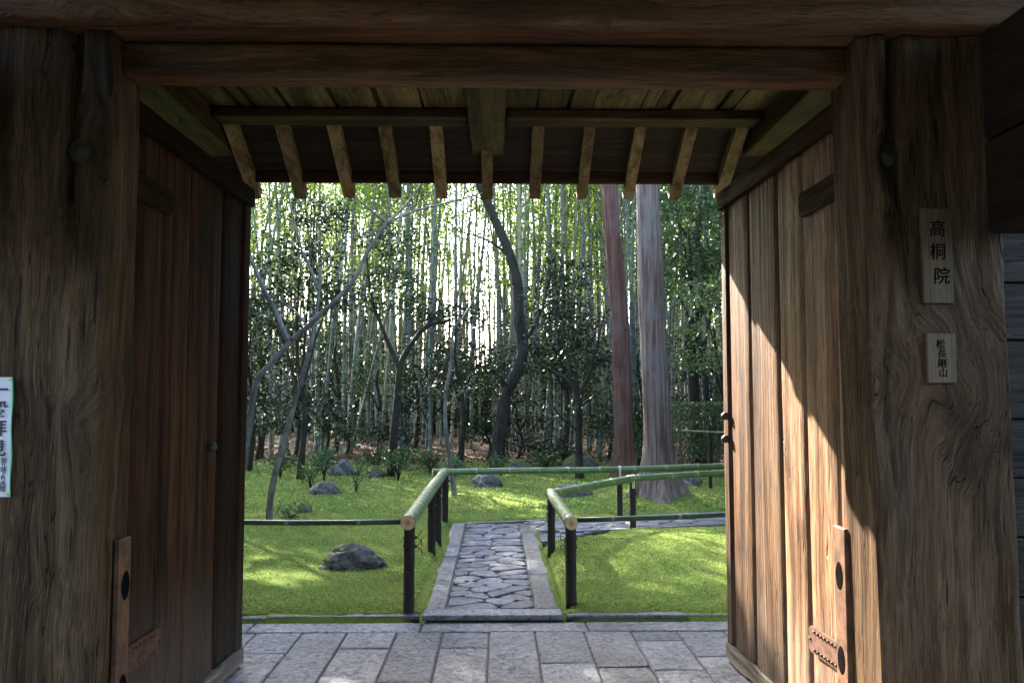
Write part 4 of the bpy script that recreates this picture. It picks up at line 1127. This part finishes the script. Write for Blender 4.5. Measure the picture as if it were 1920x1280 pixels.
def sapling(x,y,h,n,label,seed,sp=.28,size=.075,name='sapling',cat='shrub',lm='sap'):
    r=np.random.default_rng(seed); z=gz(x,y)-.02; tr=[]; Cs=[];Ds=[]
    for k in range(n):
        a_=r.random()*6.28; q=sp*(.3+.7*r.random()); hh=h*(.65+.35*r.random())
        e=(x+q*math.cos(a_),y+q*math.sin(a_),z+hh)
        P=[(x,y,z),(x+q*.25*math.cos(a_),y+q*.25*math.sin(a_),z+hh*.55),e]; tr.append((P,.008,.003))
        for j in range(26):
            t=.45+.55*r.random(); c=np.array(P[1])*(1-(t-.45)/.55)+np.array(e)*((t-.45)/.55)
            Cs.append(c+r.normal(size=3)*.06); Ds.append(np.array([math.cos(a_),math.sin(a_),-.15])*.4+r.normal(size=3)*.6)
    L=size*(.6+.7*r.random(len(Cs)))
    plant(name,label,cat,(x,y,z),tr,leaf_arrays(np.array(Cs),np.array(Ds),L,L*.33,seed),lm,'dark',None,'leaves','stems',5)
sapling(-2.86,13.0,.48,7,'small leafy sapling on the moss next to the pointed rock',1,.20)
sapling(-2.98,14.6,.62,16,'bushy green shrub in front of the tall grey rock',2,.32)
sapling(-2.12,12.75,.50,6,'thin sapling with flat sprays growing by the pointed rock',3,.26,.06)
sapling(-1.70,14.6,.62,14,'feathery green shrub standing in the open moss',4,.34)
sapling(-.75,15.4,.40,9,'low leafy shrub near the rounded mossy boulder',5,.3)
sapling(.10,15.6,.45,9,'low leafy shrub close to the dark mossy boulder',6,.3)
sapling(-2.3,15.9,.55,14,'dense dark shrub between the tall grey rock and the feathery shrub',21,.4,.08,'low_shrub','shrub','ever2')
sapling(-1.25,16.0,.5,14,'dense dark shrub between the feathery shrub and the rounded boulder',22,.4,.08,'low_shrub','shrub','ever2')
sapling(.95,16.0,.5,14,'dense dark shrub between the dark boulder and the broad boulder',23,.4,.08,'low_shrub','shrub','ever2')
sapling(-3.9,15.2,.55,12,'dense dark shrub below the layered evergreen',24,.4,.08,'low_shrub','shrub','ever2')
sapling(2.75,15.3,.8,10,'leafy bush squeezed behind the two cedars',7,.4)
sapling(-2.36,9.75,.14,9,'tuft of fern at the foot of the slender forked tree',8,.16,.06,'fern_tuft','fern')

# ------------------------------------------------------------------ bamboo
cm=G('bamboo_culm')
p_=cm.n('TexCoord').outputs['Object']; oi=cm.n('ObjectInfo').outputs['Random']
n1=cm.noise(cm.vm('MULTIPLY',p_,(20,20,.8)),1.,3.,.6).outputs['Fac']
c_=cm.mix(cm.ramp(n1,.35,.65),(.065,.082,.062),(.13,.15,.12))
c_=cm.mix(cm.math('POWER',oi,4.),c_,(.22,.19,.10))
t_=cm.math('MULTIPLY_ADD',cm.math('FRACT',cm.math('MULTIPLY',oi,5.7)),.7,.6)
c_=cm.mix(1.,c_,cm.n('CombineColor',{0:t_,1:t_,2:t_}).outputs[0],'MULTIPLY')
culm_m=cm.done(c_,.45,None,.4)
node_m=plain('bamboo_node',(.20,.21,.17),.6,0,.2)
def culm(h,r0,sides,curve,seed,step=.30):
    rr=random.Random(seed); st=[];z=-.15
    st.append((z,1.)); z=.2
    while z<h:
        st+=[(z-.012,1.),(z+.0,1.10),(z+.012,1.)] if sides>4 else [(z,1.)]
        z+=step*(.75+.5*min(1,z/3.)) if sides>4 else 1.5
    st.append((h,1.))
    P=[(curve[0]*(max(0,s)/h)**2.2,curve[1]*(max(0,s)/h)**2.2,s) for s,_ in st]
    rad=[r0*(1-.85*(max(0,s)/h)**1.5)*k for s,k in st]
    v,f=tube(P,rad,sides); mi=[0]*len(f)
    for i in range(len(st)-1):
        if st[i+1][0]-st[i][0]<.02:
            for k in range(sides): mi[i*sides+k]=1
    return v,f,mi
def bam_leaves(h,curve,n,z0,seed,spread=.75,top=0):
    r=np.random.default_rng(seed); nb=max(3,n//16); nt=top//16; Cs=[];Ds=[]
    for b_ in range(nb+nt):
        z=z0+(h*1.0-z0)*r.random()**.85 if b_<nb else h*(.64+.36*r.random()); a_=r.random()*6.28; q=spread*(.25+.75*r.random())*(1.15-.6*z/h)
        c=np.array([curve[0]*(z/h)**2.2+q*math.cos(a_),curve[1]*(z/h)**2.2+q*math.sin(a_),z+.15*r.random()+.25*q])
        k=16; off=r.normal(size=(k,3))*np.array([.20,.20,.13])
        Cs.append(c+off); Ds.append(off*np.array([1,1,.5])+r.normal(size=(k,3))*.12+np.array([.08*math.cos(a_),.08*math.sin(a_),-.13]))
    C=np.concatenate(Cs);D=np.concatenate(Ds);L=.18*(.6+.7*r.random(len(C)))
    return leaf_arrays(C,D,L,L*.24,seed,.1,.15)
BLAB='tall grey-green bamboo stalk rising from the leaf litter of the grove'
protos=[]; TOPN=260
for k in range(7):
    h=11.0+.25*(k%4); cv=(rng.uniform(-1.,1.),rng.uniform(-.8,.5))
    root=empty('bamboo',(0,0,0),BLAB,'bamboo','bamboo stalks of the grove')
    v,f,mi=culm(h,.041+.005*(k%3),7,cv,k); mesh('culm',v,f,[culm_m,node_m],root,smooth=True,mi=mi,origin=(0,0,0))
    lv=bam_leaves(h,cv,(330,420,500)[k%3],3.8+.7*(k%3),50+k,.75,TOPN); mesh('leaves',lv,quads(len(lv)//4),LM['bam'],root,origin=(0,0,0))
    protos.append(root)
def stalk_label(o,x,y,s):
    w=Matrix.Rotation(o.rotation_euler[2],3,'Z')@Matrix.Rotation(o.rotation_euler[1],3,'Y')@Matrix.Rotation(o.rotation_euler[0],3,'X')@Vector((0,0,1))
    tilt='upright' if abs(w.x)<.035 else ('cedar-ward leaning' if w.x>0 else 'doorward leaning')
    th='thick' if o.scale[0]>1.15 else ('thin' if o.scale[0]<.98 else 'middling')
    dp='fronting the grove' if y<21.5 else ('mid-grove' if y<27 else 'deep-set')
    return f'{th} {tilt} bamboo {dp} {landmark(x/y)}'
br=random.Random(21); spots=[]; tries=0
pc=[np.array([v.co for v in pr.children[1].data.vertices]).reshape(-1,4,3).mean(1) if pr.children[1].name.startswith('leaves') else np.array([v.co for v in pr.children[0].data.vertices]).reshape(-1,4,3).mean(1) for pr in protos]
while len(spots)<292 and tries<20000:
    tries+=1
    y=18.3+15.*br.random()**1.15; x=br.uniform(-.34*y-3.6,.315*y+.6)
    a_=x/y
    if -.075<a_<.004 and br.random()<.80: continue          # the thinner, brighter gap in the grove
    if any((x-q[0])**2+(y-q[1])**2<(.42 if x<-2.2 else .20) for q in spots): continue
    k=len(spots)%7
    s=br.uniform(.90,1.06)*(1+.012*(y-18)); w_=s*br.uniform(.85,1.25); sz=s
    if x<-2.2: sz=min(s,(.72*(y-(5.75 if br.random()<.15 else 4.9))-.25)/11.6)
    lx=R(br.gauss(0,2.6)); ly=R(br.gauss(0,3.6))
    if a_<-.16: ly+=R(br.choice((-7,-3,0,5,9)))
    loc=Vector((x,y,gz(x,y)-.05)); rot=(lx,ly,br.uniform(0,6.28)); scl=(w_,w_,sz)
    Mx=np.array(Matrix.LocRotScale(loc,__import__('mathutils').Euler(rot),Vector(scl)))
    if in_gap(pc[k]@Mx[:3,:3].T+Mx[:3,3],.03).sum()>5: continue
    spots.append((x,y))
    o=protos[k] if len(spots)<=7 else copy_tree(protos[k])
    o.location=loc; o.rotation_euler=rot; o.scale=scl
    o['label']=stalk_label(o,x,y,s)
# the deep grove behind, where single stalks no longer read
parts=[];mi_all=[];LV=[]
for i in range(560):
    y=rng.uniform(33.,46); x=rng.uniform(-.46*y-1,.56*y+3); h=rng.uniform(11,13.5); cv=(rng.uniform(-1,1),rng.uniform(-1,1))
    v,f,mi=culm(h,.05,4,cv,i); z=gz(x,y); parts.append(([(a_[0]+x,a_[1]+y,a_[2]+z) for a_ in v],f))
    gap=-.085<x/y<.02
    l=bam_leaves(h,cv,16 if gap else 250,1.0 if not gap else 5.,900+i,1.0); l=l.reshape(-1,4,3); c=l.mean(1,keepdims=True); l=c+(l-c)*1.3
    LV.append(l.reshape(-1,3)+np.array([x,y,z]))
dgv=empty('deep_bamboo_grove',(0,40,gz(0,40)),'hazy mass of bamboo deep behind the nearer stalks','bamboo grove',None,'stuff')
nu=85000; ru=np.random.default_rng(77)
yy=34+11*ru.random(nu); xx=(-.50+1.15*ru.random(nu))*yy; zz=5.2*ru.random(nu)**1.2*(.75+.5*np.sin(xx*1.3)*np.sin(xx*.53+1))
C=np.stack([xx,yy,zz],1); D=ru.normal(size=(nu,3)); UL=leaf_arrays(C,D,.22+.15*ru.random(nu),.13,7)
tag(mesh('undergrowth',UL,quads(nu),LM['ever'],dgv,origin=(0,40,0)),kind='stuff')
V,F=join(parts); tag(mesh('culms',V,F,culm_m,dgv,origin=(0,40,0)),kind='stuff')
LV=np.concatenate(LV); tag(mesh('leaves',LV,quads(len(LV)//4),LM['bam'],dgv,origin=(0,40,0)),kind='stuff')

# ------------------------------------------------------------------ moss tufts and fallen leaves
def scatter(n,xr,yr,dens=None,seed=0):
    r=np.random.default_rng(seed); X=xr[0]+(xr[1]-xr[0])*r.random(n); Y=yr[0]+(yr[1]-yr[0])*r.random(n)**1.25
    keep=(X>-.36*Y-.3)&(X<.33*Y+.3); X=X[keep];Y=Y[keep]
    gxa,gya=np.array(gx),np.array(gy)
    Zg=VG[:,2].reshape(len(gya),len(gxa))
    i=np.clip(np.searchsorted(gya,Y)-1,0,len(gya)-2); j=np.clip(np.searchsorted(gxa,X)-1,0,len(gxa)-2)
    ty=(Y-gya[i])/(gya[i+1]-gya[i]); tx=(X-gxa[j])/(gxa[j+1]-gxa[j])
    Z=(Zg[i,j]*(1-tx)+Zg[i,j+1]*tx)*(1-ty)+(Zg[i+1,j]*(1-tx)+Zg[i+1,j+1]*tx)*ty
    ok=Z>.012; return np.stack([X,Y,Z],1)[ok],r
C,r=scatter(330000,(-3.6,3.6),(5.80,10.9),seed=5)
n=len(C); d=r.normal(size=(n,3)); d[:,2]=np.abs(d[:,2])*.9+.25
pn=np.array([mn.noise(Vector((c[0]*1.7,c[1]*1.7,4.))) for c in C[::1]]) if n<400000 else 0
L=(.012+.012*r.random(n))*(1+.5*pn); C[:,2]-=.004
d/=np.linalg.norm(d,axis=1,keepdims=True)
S=np.cross(d,r.normal(size=(n,3))); S/=np.linalg.norm(S,axis=1,keepdims=True)
T=np.empty((n,3,3)); T[:,0]=C+S*(L*.38)[:,None]; T[:,1]=C-S*(L*.38)[:,None]; T[:,2]=C+d*L[:,None]
g=G('star_moss'); P=g.n('NewGeometry').outputs['Position']; ri=g.n('NewGeometry').outputs['Random Per Island']
m1=g.noise(P,1.1,4.,.6).outputs['Fac']; m4=g.noise(P,2.6,5.,.7).outputs['Fac']; m2=g.noise(P,7.,5.,.65).outputs['Fac']
c_=g.mix(g.ramp(m1,.35,.65),(.225,.315,.085),(.275,.34,.095))
c_=g.mix(g.ramp(m4,.53,.70,0.,.7),c_,(.27,.24,.10))
c_=g.mix(g.ramp(m2,.58,.78,0.,.35),c_,(.13,.17,.04))
t_=g.math('MULTIPLY_ADD',ri,.7,.65)
c_=g.mix(1.,c_,g.n('CombineColor',{0:t_,1:t_,2:t_}).outputs[0],'MULTIPLY')
pb=g.n('BsdfPrincipled',{'Base Color':c_,'Roughness':.8,'Specular IOR Level':.2}); tl=g.n('BsdfTranslucent',{'Color':c_})
ms=g.n('MixShader',{0:.35,1:pb.outputs[0],2:tl.outputs[0]}); g.t.links.new(ms.outputs[0],g.out.inputs[0])
# moss creeping over the back of the edging and kerb stones
r2=np.random.default_rng(31); m_=26000
ex_=np.concatenate([r2.uniform(-2.6,-.50,m_//2),r2.uniform(.47,2.6,m_//2)]); ey=r2.uniform(5.715,5.83,m_)
lim=np.array([5.765+.045*mn.noise(Vector((x*3.1,0,2.)))+.03*mn.noise(Vector((x*11.,0,5.))) for x in ex_])
k_=ey>lim; E_=np.stack([ex_[k_],ey[k_],np.full(k_.sum(),.037)],1)
ky=r2.uniform(5.86,9.0,12000); sd_=np.where(r2.random(12000)<.5,-1,1); kx=np.where(sd_<0,-.505,.448)-sd_*r2.uniform(0,.05,12000)
kl=np.array([.022+.03*mn.noise(Vector((y*2.3,sx*4.,1.))) for y,sx in zip(ky,sd_)]); q_=np.abs(kx-np.where(sd_<0,-.505,.448))<kl
E_=np.concatenate([E_,np.stack([kx[q_],ky[q_],np.full(q_.sum(),.046)],1)])
ne=len(E_); de=r2.normal(size=(ne,3)); de[:,2]=np.abs(de[:,2])*.9+.25; de/=np.linalg.norm(de,axis=1,keepdims=True); Le=.010+.010*r2.random(ne)
Se=np.cross(de,r2.normal(size=(ne,3))); Se/=np.linalg.norm(Se,axis=1,keepdims=True)
Te=np.empty((ne,3,3)); Te[:,0]=E_+Se*(Le*.4)[:,None]; Te[:,1]=E_-Se*(Le*.4)[:,None]; Te[:,2]=E_+de*Le[:,None]
T=np.concatenate([T,Te]); n=len(T)
tag(mesh('moss_carpet',T.reshape(-1,3),np.arange(n*3,dtype=np.int32).reshape(-1,3),g.m,origin=(0,8,0)),'short bright green moss covering the lawn','moss',None,'stuff')
g_star=g.m
C,r=scatter(90000,(-6.2,5.8),(10.6,17.),seed=6)
n=len(C); d=r.normal(size=(n,3)); d[:,2]=np.abs(d[:,2])*.9+.3; L=(.02+.03*r.random(n)); C[:,2]-=.006
d/=np.linalg.norm(d,axis=1,keepdims=True); S=np.cross(d,r.normal(size=(n,3))); S/=np.linalg.norm(S,axis=1,keepdims=True)
T=np.empty((n,3,3)); T[:,0]=C+S*(L*.45)[:,None]; T[:,1]=C-S*(L*.45)[:,None]; T[:,2]=C+d*L[:,None]
tag(mesh('moss_carpet',T.reshape(-1,3),np.arange(n*3,dtype=np.int32).reshape(-1,3),g_star,origin=(0,13,0)),'patchy moss on the far lawn among the rocks','moss',None,'stuff')
C,r=scatter(26000,(-11,10),(16.5,30),seed=9); n=len(C)
D=r.normal(size=(n,3)); D[:,2]*=.25; L=.05+.06*r.random(n); C[:,2]+=.012
lm_=leafmat('dry_fallen_leaves',(.10,.058,.033),(.22,.14,.08),.15,.7,.3,(1.,.9,.7))
C2,r2=scatter(420,(-3.4,3.2),(5.9,14.),seed=12); C2[:,2]+=.012; C=np.concatenate([C,C2]); D2=r2.normal(size=(len(C2),3)); D2[:,2]*=.25; D=np.concatenate([D,D2]); L=np.concatenate([L,.02+.025*r2.random(len(C2))]); n=len(C)
tag(mesh('fallen_leaves',leaf_arrays(C,D,L,L*.4,3,.15),quads(n),lm_,origin=(0,22,0)),'dry brown leaves lying under the bamboo','leaf litter',None,'stuff')

# ------------------------------------------------------------------ the approach side, behind the viewer: unseen hedge added to dim the gate front
hb=np.random.default_rng(18); n=16000
C=np.stack([-7+14*hb.random(n),-3.6-.9*hb.random(n),.05+3.75*hb.random(n)],1)
D=hb.normal(size=(n,3)); lv=leaf_arrays(C,D,.12+.06*hb.random(n),.07,4)
root=empty('light_blocking_hedge',(0,-4.05,0),'unseen tall hedge added behind the viewer to dim the gate','hedge')
v,f=bevel_box(-6.9,6.9,-4.4,-3.75,-.1,3.6,.1); mesh('light_blocking_hedge_body',v,f,LM['ever'],root); mesh('foliage',lv,quads(n),LM['ever'],root,origin=(0,-4.05,0))
